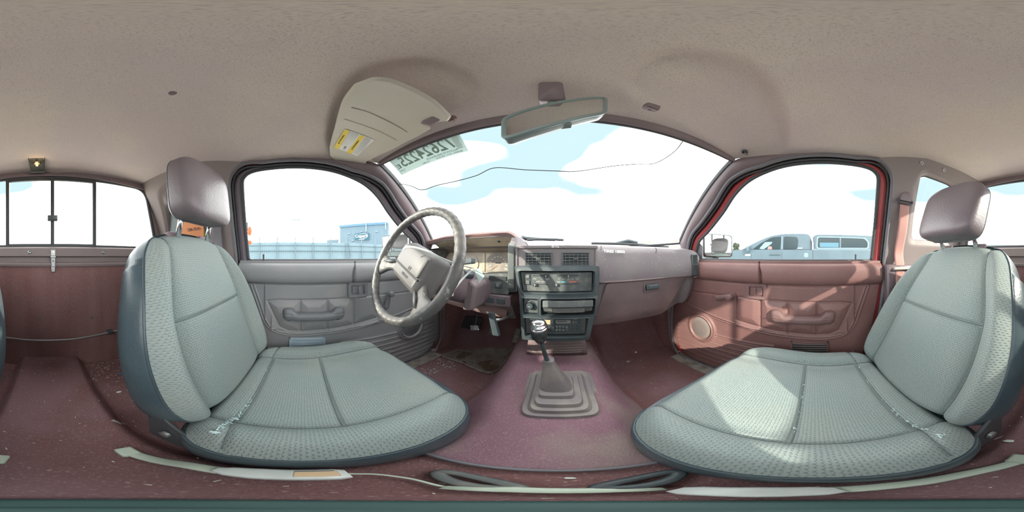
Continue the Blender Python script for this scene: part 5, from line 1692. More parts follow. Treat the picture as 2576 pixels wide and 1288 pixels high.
# rear side ledge trim, passenger side
sd = thing('belt_retractor_cover', 'mauve plastic cover below the shoulder belt behind the passenger door', 'cover', (.63, -.34, -.6))
MB().prism([(.610, -.285, -.035), (.610, -.45, -.04), (.610, -.45, -.62), (.610, -.215, -.62), (.610, -.25, -.40), (.610, -.285, -.20)], (.05, 0, 0)).build('cover_body', M['mauve_hard'], sd, bevel=.008)
# driver side belt parts seen past the headrest
bl2 = thing('seat_belt', 'dark shoulder belt guide on the rear pillar behind the driver headrest', 'seat belt', (-.60, -.36, .2))
MB().prism([(-.600, -.33, .215), (-.600, -.39, .205), (-.600, -.40, .155), (-.600, -.34, .160)], (.015, 0, 0)).build('ring_cover', M['mauve_hard'], bl2, bevel=.004)
MB().tube([(-.605, -.365, .17), (-.625, -.362, .0), (-.60, -.35, -.2)], .022, 8, flat=(.06, 1), up=(1, 0, 0)).build('webbing', M['rubber_mid'], bl2, smooth=180)
# card in the quarter window behind the driver
wcv = thing('window_cover', 'dull grey-green board covering the lower quarter window behind the driver', 'board', (-.66, -.55, .05))
MB().prism([(-.645, -.415, .055), (-.645, -.71, .055), (-.608, -.66, .30), (-.608, -.42, .30)], (-.004, 0, 0)).build('board', mat('grey_green_board', (.22, .27, .27), .6), wcv, bevel=.001)
cdp = thing('orange_card', 'orange card with a mirrored phone number in the quarter window behind the driver', 'card', (-.64, -.45, .08))
p0, p1 = onX(452, 612, -.615), onX(530, 612, -.615)
c00, c10, c11, c01 = onX(457, 600, -.628), onX(513, 600, -.628), onX(509, 566, -.616), onX(455, 557, -.616)
c01, c11 = onX(455, 556, -.612), onX(512, 570, -.612)
MB().prism([tuple(c) for c in (c00, c10, c11, c01)], (-.0015, 0, 0)).build('card_sheet', M['orange'], cdp)
q = [onX(u, v, -.633) for u, v in ((449, 600), (460, 600), (456, 565), (448, 567))]
MB().prism([tuple(c) for c in q], (-.001, 0, 0)).build('yellow_sheet', M['paleyellow'], cdp)
q = [onX(u, v, -.633) for u, v in ((505, 600), (518, 600), (514, 569), (508, 570))]
MB().prism([tuple(c) for c in q], (-.001, 0, 0)).build('lime_sheet', M['lime'], cdp)
cc = onX(489, 577, -.617)
text('card_number', '719-371-4927', .022, frame(cc + Vector((.002, 0, 0)), (0, -1, -.02), (.1, 0, 1)) @ Matrix.Identity(4), M['ink'], cdp, .0002, .0002, sx=.72)

# ------------------------------------------------------------------ visor, mirror, lamp and other ceiling fittings
vz = thing('sun_visor', 'cream sun visor folded up over the driver with a yellow and white warning label', 'sun visor', (-.36, .17, .40))
V1 = [(-.152, .105), (-.158, .085), (-.190, .070), (-.25, .068), (-.37, .078), (-.47, .082), (-.520, .092), (-.545, .115), (-.553, .17), (-.545, .215), (-.53, .226), (-.515, .222), (-.50, .232), (-.40, .268), (-.30, .280), (-.252, .275), (-.246, .262), (-.246, .240), (-.240, .232), (-.218, .232), (-.212, .240), (-.206, .268), (-.192, .272), (-.180, .262), (-.165, .20)]
V1 = [(x - .004, y) for x, y in V1]
vl = lin(V1, 140, closed=True)
def vzf(x, y): return .400 - .012 * ((x + .35) / .2) ** 2 - .040 * (y - .07) * 1.0
cxv, cyv = -.355, .165
def vr(k, dz):
    return [(cxv + (x - cxv) * k, cyv + (y - cyv) * k, vzf(cxv + (x - cxv) * k, cyv + (y - cyv) * k) + dz) for x, y in vl]
MB().loft([vr(.96, .011), vr(.99, .007), vr(1, .001), vr(.99, -.005), vr(.965, -.0075)], True, False).sheet([r + [r[0]] for r in [vr(.965 - .96 * j / 10, -.0075) for j in range(11)]]).sheet([r + [r[0]] for r in [vr(.96 - .95 * j / 10, .011) for j in range(11)]]).build('visor_panel', M['cream'], vz, smooth=50)
# strap seams across the panel
def vpt(u, v, off=-.0085):
    z = .38
    for _ in range(12):
        p = onZ(u, v, z); z = vzf(p.x, p.y) + off
    return onZ(u, v, z)
vs_ = MB().tube([vpt(*p) for p in ((884, 271), (925, 282), (965, 300), (1024, 333))], .0008, 5)
vs_.tube([vpt(*p) for p in ((865, 300), (900, 311), (950, 329), (997, 353))], .0006, 5)
vs_.build('panel_seam', M['sill'], vz, smooth=180)
def quad(nm, px, off, m, par):
    b = MB(); b.add([vpt(u, v, off) for u, v in px], [(0, 1, 2, 3)]); return b.build(nm, m, par, smooth=0)
lbl = quad('warning_label', ((868, 325), (942, 352), (899, 393), (840, 371)), -.0088, M['white'], vz)
quad('yellow_band', ((868, 325), (880, 329), (852, 376), (840, 371)), -.0092, M['yellow'], lbl)
quad('yellow_band', ((907, 339), (918, 343), (884, 388), (872, 383)), -.0092, M['yellow'], lbl)
def vtext(s, a, b_, h, m, off=-.0096):
    p, q = vpt(*a, off), vpt(*b_, off)
    ex = (q - p).normalized()
    c = (p + q) / 2
    nrm = Vector((0, 0, -1))
    ey = nrm.cross(ex)
    L_ = (q - p).length
    o = text('label_text', s, h, frame(c, ex, ey), m, lbl, .0001, .0001)
    return o
vtext('▲ WARNING', (846, 370), (873, 330), .0080, M['ink'])
vtext('▲ AVERTISSEMENT', (878, 386), (912, 342), .0066, M['ink'])
o = MB()
for k in range(6):
    for (a, b_) in (((858 + 3.4 * k, 366 + 1.2 * k), (882 + 4.0 * k, 330 + 1.5 * k)), ((889 + 3.2 * k, 385 + 1.0 * k), (921 + 3.2 * k, 345 + 1.3 * k))):
        if k == 5 and a[0] > 900: continue
        t0, t1 = (.0, 1) if k != 4 else (.25, 1)
        p, q = vpt(*a, -.0093), vpt(*b_, -.0093)
        o.tube([p.lerp(q, t0), p.lerp(q, t1)], .00035, 4)
o.build('label_small_print', M['ink'], lbl, smooth=180)
bt = vpt(867, 372, -.0095)
o = MB()
for dx in (-.006, 0, .006):
    o.tube([bt + Vector((dx, -.003, 0)), bt + Vector((dx + .001, .004, 0))], .0011, 5)
o.build('label_pictograms', M['ink'], lbl, smooth=180)
vh = vpt(1083, 300, 0) + Vector((0, 0, .002))
MB().loft([[vh + Vector((a, b_, z)) for a, b_ in roundpoly([(-.018, -.012), (.018, -.012), (.020, .012), (-.016, .014)], .006, 4)] for z in (.02, -.006, -.012)]).build('pivot_clip', M['mauve_hard'], vz, bevel=.002)
MB().tube([vh + Vector((-.018, -.005, -.004)), vh + Vector((.016, -.003, -.004))], .0045, 8).build('pivot_rod', M['rubber'], vz, smooth=60)
va = vpt(920, 398, 0)
MB().tube([va + Vector((.0, .0, .0)), va + Vector((-.006, .012, .004)), va + Vector((-.012, .030, .006))], [.006, .007, .009], 10).build('visor_arm', M['cream'], vz, smooth=180)
# small holder clips on the roof
def clipbox(lab, p, sz, m, tiltx=.25):
    t = thing('visor_clip', lab, 'clip', tuple(p))
    X = Matrix.Translation(p) @ Matrix.Rotation(tiltx, 4, 'X')
    MB().at(X).loft([[Vector((a, b_, z)) for a, b_ in roundpoly([(-sz, -sz * .75), (sz, -sz * .75), (sz, sz * .75), (-sz, sz * .75)], sz * .4, 4)] for z in (.004, -.006, -.009)]).build('clip_base', m, t, bevel=.001)
    MB().at(X).lathe([(.0040, -.0095), (.0001, -.0096)], (0, sz * .3, 0), (0, 0, 1), 14).build('screw_hole', M['dark'], t, smooth=0)
    MB().at(X).box((-sz * .8, -sz * .55, -.013), (sz * .8, -sz * .1, -.009)).build('clip_lip', m, t, bevel=.001)
    return t
clipbox('small grey visor clip on the roof edge, passenger side of the mirror', Vector((.184, .258, .400)), .015, M['trim'], .35)
clipbox('tiny maroon clip at the inner end of the driver visor', Vector((-.197, .279, .399)), .010, M['brown'], .35)
lc = thing('visor_socket', 'broken dark visor socket in the lining over the passenger door corner', 'socket', (.505, .222, .395))
MB().lathe([(.0001, -.004), (.010, -.004), (.011, .002), (.007, .004), (.005, .001), (.0001, .001)], (.505, .222, .397), (0, 0, -1), 18).build('socket_ring', M['rubber'], lc, smooth=50)
MB().tube([(.503, .222, .392), (.510, .216, .388), (.515, .22, .390)], .0035, 7).build('broken_stub', M['mauve_hard'], lc, smooth=60)
for (u, v), lab in (((437, 236), 'round fabric plug in the roof lining above the driver seat'), ((2397, 224), 'round fabric plug in the roof lining above the passenger seat')):
    p = onZ(u, v, .462)
    o = MB().lathe([(.0001, -.003), (.013, -.003), (.0125, .002), (.008, .0035), (.0001, .004)], (p.x, p.y, .4655), (0, 0, -1), 24).build('lining_plug', M['mauve_hard'], smooth=50)
    props(o, lab, 'plug', 'round plugs in the roof lining')
# rear view mirror
rm = thing('rear_view_mirror', 'wide rear view mirror with green-grey rim hanging from the header', 'mirror', (.01, .28, .33))
Pm = [onY(1262, 341, .236), onY(1532, 303, .262), onY(1533, 263, .275), onY(1268, 295, .262)]
Pm = [onY(1256, 340, .246), onY(1538, 308, .262), onY(1536, 262, .280), onY(1258, 288, .262)]
cm = sum(Pm, Vector()) / 4
ex = ((Pm[1] - Pm[0]) + (Pm[2] - Pm[3])).normalized(); ey = ((Pm[3] - Pm[0]) + (Pm[2] - Pm[1])).normalized()
Fm = frame(cm, ex, ey)
hwm = ((Pm[1] - Pm[0]).length + (Pm[2] - Pm[3]).length) / 4
hhm = ((Pm[3] - Pm[0]).length + (Pm[2] - Pm[1]).length) / 4
def onM(u, v):
    d = ray(u, v); n_ = ex.cross(ey); o_ = Vector((EX, 0, 0))
    p = o_ + d * ((cm - o_).dot(n_) / d.dot(n_)) - cm
    return p.dot(ex), p.dot(ey)
mo = roundpoly([onM(*q_) for q_ in ((1256, 341), (1383, 321), (1536, 307), (1538, 262), (1400, 264), (1257, 292))], [.018, .05, .020, .022, .05, .018], 8)
mring = lambda k, z: [Vector((x * k if abs(x) < 9 else x, y * (k if k >= 1 else 1 - (1 - k) * 3.0), z)) for x, y in mo]
MB().at(Fm).loft([mring(.97, .0065), mring(1.0, .004), mring(1.0, -.006), mring(.97, -.016), mring(.90, -.022)]).build('mirror_housing', M['mframe'], rm, smooth=50)
g_ = MB().at(Fm); g_.add([p for p in mring(.955, .0070)], [tuple(range(len(mo)))]); g_.build('mirror_glass', M['mirror'], rm, smooth=0)
MB().at(Fm).tube(mring(.98, .0065), .0045, 8, closed=True).build('mirror_rim', M['mframe'], rm, smooth=180)
tb = onY(1383, 322, .245)
MB().at(Fm).box((-.010, -hhm - .006, -.012), (.008, -hhm + .003, .002)).build('dip_lever', M['mframe'], rm, bevel=.002)
mt = [onY(1357, 258, .270), onY(1419, 256, .270), onY(1411, 211, .244), onY(1360, 211, .244)]
base = [Vector((-.016, .268, .375)), Vector((.030, .268, .375)), Vector((.024, .236, .430)), Vector((-.012, .236, .430))]
nb = Vector((0, .85, .5)).normalized()
cb_ = sum(base, Vector()) / 4
def bring(k, dn):
    q = roundpoly([((p - cb_).x * k, (p - cb_).dot(Vector((0, -.5, .86))) * k) for p in base], .008, 4)
    return [cb_ + Vector((a, -.5 * b_, .86 * b_)) + nb * dn for a, b_ in q]
MB().loft([bring(.86, -.006), bring(.97, -.003), bring(1.0, .002), bring(1.08, .030)]).build('mount_cover', M['brown'] if False else M['mauve_hard'], rm, smooth=50)
MB().tube([Vector((.006, .275, .385)), cm + Vector((0, .025, .01))], .008, 12).build('mirror_stem', M['mframe'], rm, smooth=60)
# dome lamp on the rear header
dm = thing('dome_lamp', 'black rear dome lamp without its lens, bare amber bulb glowing', 'lamp', (-.05, -.73, .41))
c0 = PYr = onY(92, 388, -.640); c1 = onY(94, 433, -.745)
q = [onY(68, 388, -.650), onY(113, 386, -.650), onY(114, 434, -.738), onY(76, 435, -.738)]
ax_ = (q[1] - q[0]).normalized(); ay_ = ((q[3] - q[0]) + (q[2] - q[1])).normalized()
cD = sum(q, Vector()) / 4
Fd = frame(cD, ax_, -ay_)
w2 = ((q[1] - q[0]).length + (q[2] - q[3]).length) / 4; h2 = ((q[3] - q[0]).length + (q[2] - q[1]).length) / 4
def dring(k, z): return [Vector((a, b_, z)) for a, b_ in roundpoly([(-w2 * k * .90, -h2 * k), (w2 * k * .96, -h2 * k), (w2 * k, h2 * k), (-w2 * k, h2 * k)], .006, 4)]
MB().at(Fd).loft([dring(1.03, -.03), dring(1.0, .002), dring(.92, .003), dring(.88, -.006)]).build('lamp_base', M['black'], dm, smooth=40)
MB().at(Fd).box((-w2 * .8, h2 * .35, -.006), (w2 * .8, h2 * .85, .0005)).build('lamp_switch', M['black2'], dm, bevel=.002)
MB().at(Fd).tube([(0, -.010, .006), (0, .010, .006)], .0055, 14).build('bulb', M['bulb'], dm, smooth=180)
o = MB().at(Fd)
for s_ in (-1, 1):
    o.box((s_ * .010 - .006 * (s_ > 0) * 0 - .003, -.004, -.006), (s_ * .010 + .003, .004, .004)).box((-.003, s_ * .012 - .003, -.006), (.003, s_ * .012 + .003, .008))
o.build('bulb_contact', M['steel'], dm, bevel=.001)
pl_ = bpy.data.lights.new('dome_lamp_light', 'POINT'); pl_.energy = .05; pl_.color = (1, .6, .25); pl_.shadow_soft_size = .006
plo = bpy.data.objects.new('dome_lamp_light', pl_); COL.objects.link(plo); plo.parent = dm
plo.location = (Fd @ Vector((0, 0, .016))) - ORG[dm.name]

# ------------------------------------------------------------------ windscreen sticker, crack, wipers
stk_ = thing('windscreen_sticker', 'pale green auction number sticker inside the top corner of the windscreen, read from outside', 'sticker', tuple(whit(1080, 385)))
P4 = [whit(u, v, -.001) for u, v in ((1010, 441), (1179, 380), (1147, 325), (975, 402))]
rows = []
for j in range(9):
    r = []
    for i in range(17):
        a = P4[0].lerp(P4[1], i / 16); b_ = P4[3].lerp(P4[2], i / 16)
        p = a.lerp(b_, j / 8)
        d = (p - Vector((EX, 0, 0)))
        u_ = 1405 + math.degrees(math.atan2(d.x, d.y)) * 7.15556; v_ = 644 - math.degrees(math.atan2(d.z, math.hypot(d.x, d.y))) * 7.15556
        r.append(whit(u_, v_, -.001))
    rows.append(r)
MB().sheet(rows).build('sticker_sheet', M['sticker'], stk_, smooth=180)
cS = rows[4][8]; exS = (rows[4][16] - rows[4][0]).normalized(); eyS = (rows[8][8] - rows[0][8]).normalized()
nS = exS.cross(eyS)
if nS.dot(Vector((EX, 0, 0)) - cS) < 0: nS = -nS
WS = (rows[4][16] - rows[4][0]).length; HS = (rows[8][8] - rows[0][8]).length
def sheetpt(a_, b_):
    """point on the sticker, a_ -.5..+.5 along the run of the print seen from outside, b_ -.5..+.5 up"""
    i = min(max((.5 - a_) * 16, 0), 15.999); j = min(max((b_ + .5) * 8, 0), 7.999)
    i0, j0 = int(i), int(j); fi, fj = i - i0, j - j0
    p = rows[j0][i0].lerp(rows[j0][i0 + 1], fi).lerp(rows[j0 + 1][i0].lerp(rows[j0 + 1][i0 + 1], fi), fj)
    return p + nS * .0008
def stext(st_, a0, a1, b0, b1):
    c = bpy.data.curves.new('t', 'FONT'); c.body = st_; c.size = 1; c.resolution_u = 3; c.offset = .012
    t_ = bpy.data.objects.new('t', c); COL.objects.link(t_)
    me = bpy.data.meshes.new_from_object(t_.evaluated_get(bpy.context.evaluated_depsgraph_get()))
    bpy.data.objects.remove(t_)
    A = np.array([tuple(v.co) for v in me.vertices]); lo, hi = A.min(0), A.max(0)
    o = MB()
    o.add([sheetpt(a0 + (a1 - a0) * (p[0] - lo[0]) / (hi[0] - lo[0]), b0 + (b1 - b0) * (p[1] - lo[1]) / (hi[1] - lo[1])) for p in A], [tuple(p.vertices) for p in me.polygons])
    bpy.data.meshes.remove(me)
    return o.build('sticker_print', M['sticker_ink'], stk_, smooth=0)
stext('72624225', -.40, .37, -.20, .34)
stext('ALLSTATE INSURANCE', -.40, .02, -.34, -.26)
stext('MOBIN  2013  BKGDB', -.44, -.10, -.44, -.38)
stext('CLM#', .0, .10, -.44, -.38)
stext('E', .40, .47, -.16, .06)
stext('CJ90', .38, .47, -.36, -.26)
o = MB()
for k in range(16):
    c = cS + exS * (.44 * WS) + eyS * ((-.28 + .040 * k) * HS) + nS * .0012
    o.tube([c - exS * .010, c + exS * .010], [.0009 if k % 3 else .0014] * 2, 4)
o.build('bar_code', M['sticker_ink'], stk_, smooth=180)
kr_ = [(985, 463), (1010, 463), (1035, 468), (1062, 478), (1100, 466), (1150, 455), (1200, 441), (1245, 422), (1320, 427), (1400, 430), (1450, 431), (1540, 418), (1600, 413), (1641, 412), (1670, 400), (1700, 378), (1720, 352)]
cr_ = MB().tube([whit(u, v, .002) for u, v in crv(kr_, 90)], .0017, 5).build('glass_crack', M['rubber'], w1, smooth=180)
def wiper(pa, pb2, piv, lab):
    t = thing('wiper', lab, 'wiper', tuple(whit(*pa, .02)), 'windscreen wipers')
    a, b_ = whit(*pa, .016), whit(*pb2, .016)
    mid = [a.lerp(b_, k) + Vector((0, .0, .004 * math.sin(math.pi * k))) for k in np.linspace(0, 1, 12)]
    MB().tube(mid, .0055, 8, flat=(1.3, .6), up=(0, 0, 1)).build('wiper_blade', M['rubber'], t, smooth=60)
    c, d_ = whit(*piv[0], .020), whit(*piv[1], .034)
    e = whit(*piv[2], .026)
    MB().tube([c, d_, e], [.006, .012, .010], 8).build('wiper_arm', M['black'], t, smooth=60)
wiper((1326, 604), (1418, 604), ((1395, 604), (1322, 600), (1314, 596)), 'short wiper blade lying low on the windscreen ahead of the instrument hood')
wiper((1488, 612), (1682, 622), ((1548, 612), (1580, 606), (1604, 611)), 'long wiper blade lying low on the passenger half of the windscreen')

# ------------------------------------------------------------------ outside
gr = MB()
gr.sheet([[(x, y, -1.30 + .0 * x) for x in np.linspace(-200, 200, 40)] for y in np.linspace(-200, 200, 40)])
struct(gr.build('ground', M['ground'], smooth=180))
# own bonnet, cowl, roof skin and sides of the car
bn = thing('car_body', 'red pickup bonnet and outer body panels around the cab', 'car body', (0, 1.4, -1.1))
rows = []
for y in np.linspace(.96, 2.05, 14):
    t = (y - .96) / 1.09
    rows.append([(x, y + .0, .010 - .10 * t - .06 * t ** 4 - .10 * (abs(x) / .74) ** 6) for x in np.linspace(-.74, .74, 24)])
MB().sheet(rows).build('bonnet', M['outerpaint'], bn, smooth=180, solid=.01)
for sg_ in (-1, 1):
    MB().sheet([[(sg_ * (.755 if z < -.1 else .735), y, z) for y in np.linspace(-.80, 2.05, 20)] for z in (-.06, -.12, -.5, -.80)]).build('body_side', M['outerpaint'], bn, smooth=40, solid=.01)
for sg_ in (-1, 1):
    MB().tube([(sg_ * (xs(p[1]) + .012), p[0], p[1]) for p in offs(OL, lambda n: .026)], .024, 10).build('pillar_leak_filler', M['outerpaint'], bn, smooth=180)  # hidden filler added behind the trim to keep daylight from leaking in
for sg_ in (-1, 1):
    MB().tube([(sg_ * (edge(y)[0] + .034), y, edge(y)[1] + .022) for y in np.linspace(-.77, -.15, 24)], .030, 10).build('roof_side_leak_filler', M['outerpaint'], bn, smooth=180)  # unseen tube added beside the roof lining to close a light gap
for lp_ in ([wpt(-1 + 2 * i / 40, 0) + Vector((0, .016, .034)) for i in range(41)], [wpt(1, j / 20) + Vector((.030, .012, .020)) for j in range(21)], [wpt(-1, j / 20) + Vector((-.030, .012, .020)) for j in range(21)]):
    MB().tube(lp_, .018, 10).build('screen_leak_filler', M['rubber'], bn, smooth=180)  # added filler outside the screen edges, blocks stray light at the corners
MB().sheet([[(x, 2.06, z) for x in (-.74, .74)] for z in (-.14, -.8)]).build('grille_panel', M['outerpaint'], bn, smooth=0, solid=.01)
MB().sheet([[(x, y, -.80) for x in (-.74, .74)] for y in (-.82, 2.05)]).build('underbody', M['rubber'], bn, smooth=0, solid=.01)
MB().sheet([[(x * .95, y + .05 * (y > 0), .50 - .03 * (abs(x) / .6) ** 4 - .05 * max(0, y - .15)) for x in np.linspace(-.56, .56, 14)] for y in np.linspace(-.80, .30, 12)]).build('roof_skin', M['outerpaint'], bn, smooth=180, solid=.008)
an = thing('aerial', 'thin leaning radio aerial beyond the passenger end of the dashboard', 'aerial', tuple(onY(1680, 618, 1.05)))
MB().tube([onY(1680, 618, 1.05) + Vector((-.19, -.02, -.12)), onY(1680, 618, 1.05) + Vector((-.01, 0, -.01)), onY(1680, 618, 1.05), onY(1692, 579, 1.08)], .0016, 6).build('aerial_rod', M['steel'], an, smooth=180)

# pickup with a bed cap parked alongside
tr = thing('pickup_truck', 'blue-grey extended cab pickup with a bed cap parked beside the passenger door', 'truck', (4.9, 0, -1.30))
TX = 4.0
def tprism(poly, x0, x1, inset=.0, m=None, nm='', par=None, bev=.03):
    """side outline (y, z) swept across the truck, drawn in at the edges"""
    rings = []
    cy_ = sum(p[0] for p in poly) / len(poly); cz_ = sum(p[1] for p in poly) / len(poly)
    for x, k in ((x0, 1 - inset), (x0 + .10, 1), (x1 - .10, 1), (x1, 1 - inset)):
        rings.append([(x, cy_ + (p[0] - cy_) * k, cz_ + (p[1] - cz_) * k) for p in poly])
    return MB().loft(rings).build(nm, m, par, smooth=30)
low = roundpoly([(3.55, -.85), (3.62, -.15), (3.52, .02), (3.2, .09), (1.95, .175), (1.80, .17), (.09, .155), (-2.55, .155), (-2.6, -.75), (-2.0, -.85)], [.1, .08, .08, .2, .1, .05, .02, .05, .1, .1], 4)
tprism(low, TX, TX + 1.8, .008, M['truck'], 'lower_body', tr)
cab = roundpoly([(1.95, .17), (1.45, .40), (1.10, .525), (.75, .565), (.25, .560), (.10, .535), (.06, .155)], [.03, .3, .2, .2, .1, .08, .02], 5)
tprism(cab, TX + .04, TX + 1.76, .02, M['truck'], 'cab', tr)
cap_ = roundpoly([(.02, .165), (.04, .50), (-.05, .535), (-1.45, .535), (-2.45, .50), (-2.52, .165)], [.01, .05, .05, .2, .1, .02], 4)
tprism(cap_, TX + .03, TX + 1.77, .015, M['truck'], 'bed_cap', tr)
def tpane(nm, pts, m, dx=-.006, r=.04, thick=.012):
    pl = roundpoly(pts, r, 4)
    return MB().prism([(TX + .035 + dx, y, z) for y, z in pl], (thick, 0, 0)).build(nm, m, tr, smooth=0)
dw = tpane('door_window', [(1.62, .160), (1.38, .33), (1.08, .475), (.83, .495), (.86, .165)], M['truck_glass'], dx=-.002)
rw = tpane('rear_window', [(.78, .165), (.76, .49), (.44, .475), (.40, .40), (.42, .19), (.50, .165)], M['truck_glass'], dx=-.002)
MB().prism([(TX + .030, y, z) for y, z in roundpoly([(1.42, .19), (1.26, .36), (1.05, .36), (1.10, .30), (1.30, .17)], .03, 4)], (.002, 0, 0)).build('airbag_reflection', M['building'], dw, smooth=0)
MB().prism([(TX + .030, y, z) for y, z in roundpoly([(1.20, .17), (1.17, .25), (1.08, .25), (1.06, .17)], .03, 4)], (.002, 0, 0)).build('seat_glimpse', M['brown'], dw, smooth=0)
MB().box((TX + .028, .80, .165), (TX + .04, .825, .49)).build('window_post', M['building'], tr)
cw = MB()
for f in (MB,):
    pass
cf = MB().annulus([(TX + .024, *p) for p in roundpoly([(-.045, .175), (-.055, .485), (-1.30, .470), (-1.40, .36), (-1.38, .185)], .05, 4)], [(TX + .024, *p) for p in roundpoly([(-.075, .20), (-.085, .46), (-1.27, .447), (-1.36, .35), (-1.35, .21)], .05, 4)], None, 1)
cfo = cf.build('cap_window_frame', M['building'], tr, smooth=0)
tpane('cap_window', [(-.075, .20), (-.085, .46), (-1.27, .447), (-1.36, .35), (-1.35, .21)], M['truck_glass'], dx=-.006)
MB().box((TX + .026, -.60, .215), (TX + .029, -.13, .33)).build('see_through_glimpse', M['truck_blue'], cfo)
MB().box((TX + .022, -.66, .20), (TX + .028, -.62, .46)).build('window_divider', M['truck'], cfo)
MB().box((TX - .006, .80, .020), (TX + .0, 1.14, .028)).box((TX - .030, .86, .030), (TX + .0, .90, .050)).box((TX - .030, 1.05, .030), (TX + .0, 1.09, .050)).box((TX - .034, .85, .032), (TX - .022, 1.12, .052)).build('door_handle', M['truck'], tr, bevel=.004)
MB().prism([(TX - .004, y, z) for y, z in roundpoly([(.255, -.03), (.255, .075), (.155, .075), (.155, -.03)], .03, 4)], (.01, 0, 0)).build('fuel_flap', M['building'], tr)
for lo_, hi_ in (((TX - .004, .028, -.80), (TX + .01, .045, .155)), ((TX - .004, 1.62, -.80), (TX + .005, 1.632, .05)), ((TX - .004, .80, -.80), (TX + .005, .806, .10))):
    MB().box(lo_, hi_).build('panel_gap', M['rubber'], tr)
MB().box((TX + .002, -2.5, .148), (TX + .02, .04, .168)).build('cap_rail', M['building'], tr, bevel=.004)
MB().tube([(TX + .012, y, z) for y, z in ((.055, .155), (.06, .40), (.02, .53))], .014, 8).build('cab_corner_seal', M['rubber_mid'], tr, smooth=60)
MB().box((TX - .005, 1.66, .005), (TX + .01, 1.80, .045)).build('side_badge', M['signwhite'], tr)
MB().box((TX + .03, .30, .185), (TX + .045, .42, .205)).build('small_badge', M['signwhite'], tr)
for y in (2.75, -1.35):
    wv = MB().lathe([(.20, 0), (.36, .02), (.385, .06), (.385, .22), (.36, .26)], (TX - .01, y, -.915), (1, 0, 0), 32).build('wheel', M['rubber'], tr, smooth=40)
    MB().lathe([(.0001, -.01), (.06, -.012), (.20, .01), (.21, .03)], (TX - .01, y, -.915), (1, 0, 0), 24).build('wheel_rim', M['steel'], wv, smooth=40)
MB().prism([(TX - .14, 1.72, .10), (TX - .14, 1.66, .10), (TX - .14, 1.66, .26), (TX - .14, 1.72, .26)], (.16, 0, 0)).build('wing_mirror', M['truck'], tr, bevel=.02)
# small red car far ahead of the truck
rc_ = thing('red_car', 'small red car glimpsed past the passenger door mirror', 'car', (9.5, 7.5, -1.3))
MB().at(Matrix.Translation((10.2, 8.6, -1.3))).loft([[Vector((x, y, z)) for x, z in roundpoly([(-2.1 * k, .25), (2.1 * k, .25), (2.1 * k, .75), (1.2 * k, .85), (.7 * k, 1.32), (-1.0 * k, 1.32), (-1.7 * k, .85), (-2.1 * k, .80)], .15, 3)] for y, k in ((0, .95), (.2, 1), (1.5, 1), (1.7, .95))]).build('car_shell', mat('bright_red_paint', (.16, .02, .02), .4), rc_, smooth=40)
MB().at(Matrix.Translation((10.2, 8.6, -1.3))).box((-.9, -.02, .88), (.55, .06, 1.2)).build('car_window', M['truck_glass'], rc_)
# auction building with its sign, fence, light masts
def polar(u, R, z): 
    a = math.radians((u - 1405) / 7.15556)
    return Vector((EX + math.sin(a) * R, math.cos(a) * R, z))
bld = thing('warehouse', 'pale blue metal warehouse with a teal logo sign beyond the fence', 'building', tuple(polar(930, 42, -1.3)))
A0, A1 = polar(855, 42, 0), polar(975, 37.5, 0)
dirw = (A1 - A0).normalized(); back = Vector((-dirw.y, dirw.x, 0))
if back.dot(A0) < 0: back = -back
zt0, zt1 = 42 * math.tan(math.radians((644 - 568.5) / 7.15556)), 37.5 * math.tan(math.radians((644 - 560) / 7.15556))
w_ = (A1 - A0).length
v0 = [A0 + Vector((0, 0, -1.3)), A1 + Vector((0, 0, -1.3)), A1 + Vector((0, 0, zt1)), A0 + Vector((0, 0, zt0))]
e1 = A1 + dirw * 3 + back * 14
b = MB().prism([tuple(p) for p in v0], tuple(back * 16)); b.build('walls', M['building'], bld)
gbl = MB().prism([tuple(p) for p in (v0[1], v0[1] + back * 18, v0[2] + back * 18 + Vector((0, 0, -4)), v0[2])], tuple(dirw * .3)).build('end_wall', M['building'], bld)
MB().prism([tuple(p - back * .3 - dirw * .1) for p in (v0[3] + Vector((0, 0, -.45)), v0[2] + Vector((0, 0, -.45)), v0[2] + Vector((0, 0, .12)), v0[3] + Vector((0, 0, .12)))], tuple(back * .5)).build('roof_trim', M['building_trim'], bld)
o = MB()
for k in range(60):
    p = A0.lerp(A1, (k + .5) / 60) - back * .03
    o.prism([tuple(p + Vector((0, 0, -1.3))), tuple(p + dirw * .12 + Vector((0, 0, -1.3))), tuple(p + dirw * .12 + Vector((0, 0, zt0 + (zt1 - zt0) * k / 60 - .5))), tuple(p + Vector((0, 0, zt0 + (zt1 - zt0) * k / 60 - .5)))], tuple(back * -.05))
o.build('cladding_ribs', M['building'], bld)
MB().prism([tuple(p) for p in (A0 - back * .4 + Vector((0, 0, 1.9)), A1 - back * .4 + Vector((0, 0, 1.9)), A1 - back * .4 + Vector((0, 0, 2.6)), A0 - back * .4 + Vector((0, 0, 2.6)))], tuple(back * .4)).build('canopy_band', M['fencepost'], bld)
def onw(u, v, off=.35):
    """point on the warehouse front wall along a sight line"""
    d = ray(u, v); n_ = back; t = ((A0 - back * off) - Vector((EX, 0, 0))).dot(n_) / d.dot(n_)
    return Vector((EX, 0, 0)) + d * t
sg4 = [onw(893, 603.5), onw(928.5, 603.5), onw(928.5, 586), onw(893.5, 588)]
sgn_ = MB().prism([tuple(p) for p in sg4], tuple(-back * .12)).build('sign_board', M['sign'], bld)
cs4 = sum(sg4, Vector()) / 4 - back * .16
SX = frame(cs4 + Vector((0, 0, .12)), dirw if dirw.cross(Vector((0, 0, 1))).dot(-back) > 0 else -dirw, (0, 0, 1))
wsg = (sg4[1] - sg4[0]).length
text('sign_lettering', 'Copart', wsg * .26, SX @ Matrix.Translation((-wsg * .04, 0, .02)), M['signwhite'], sgn_, .02, .012, sx=1.15)
o = MB().at(SX)
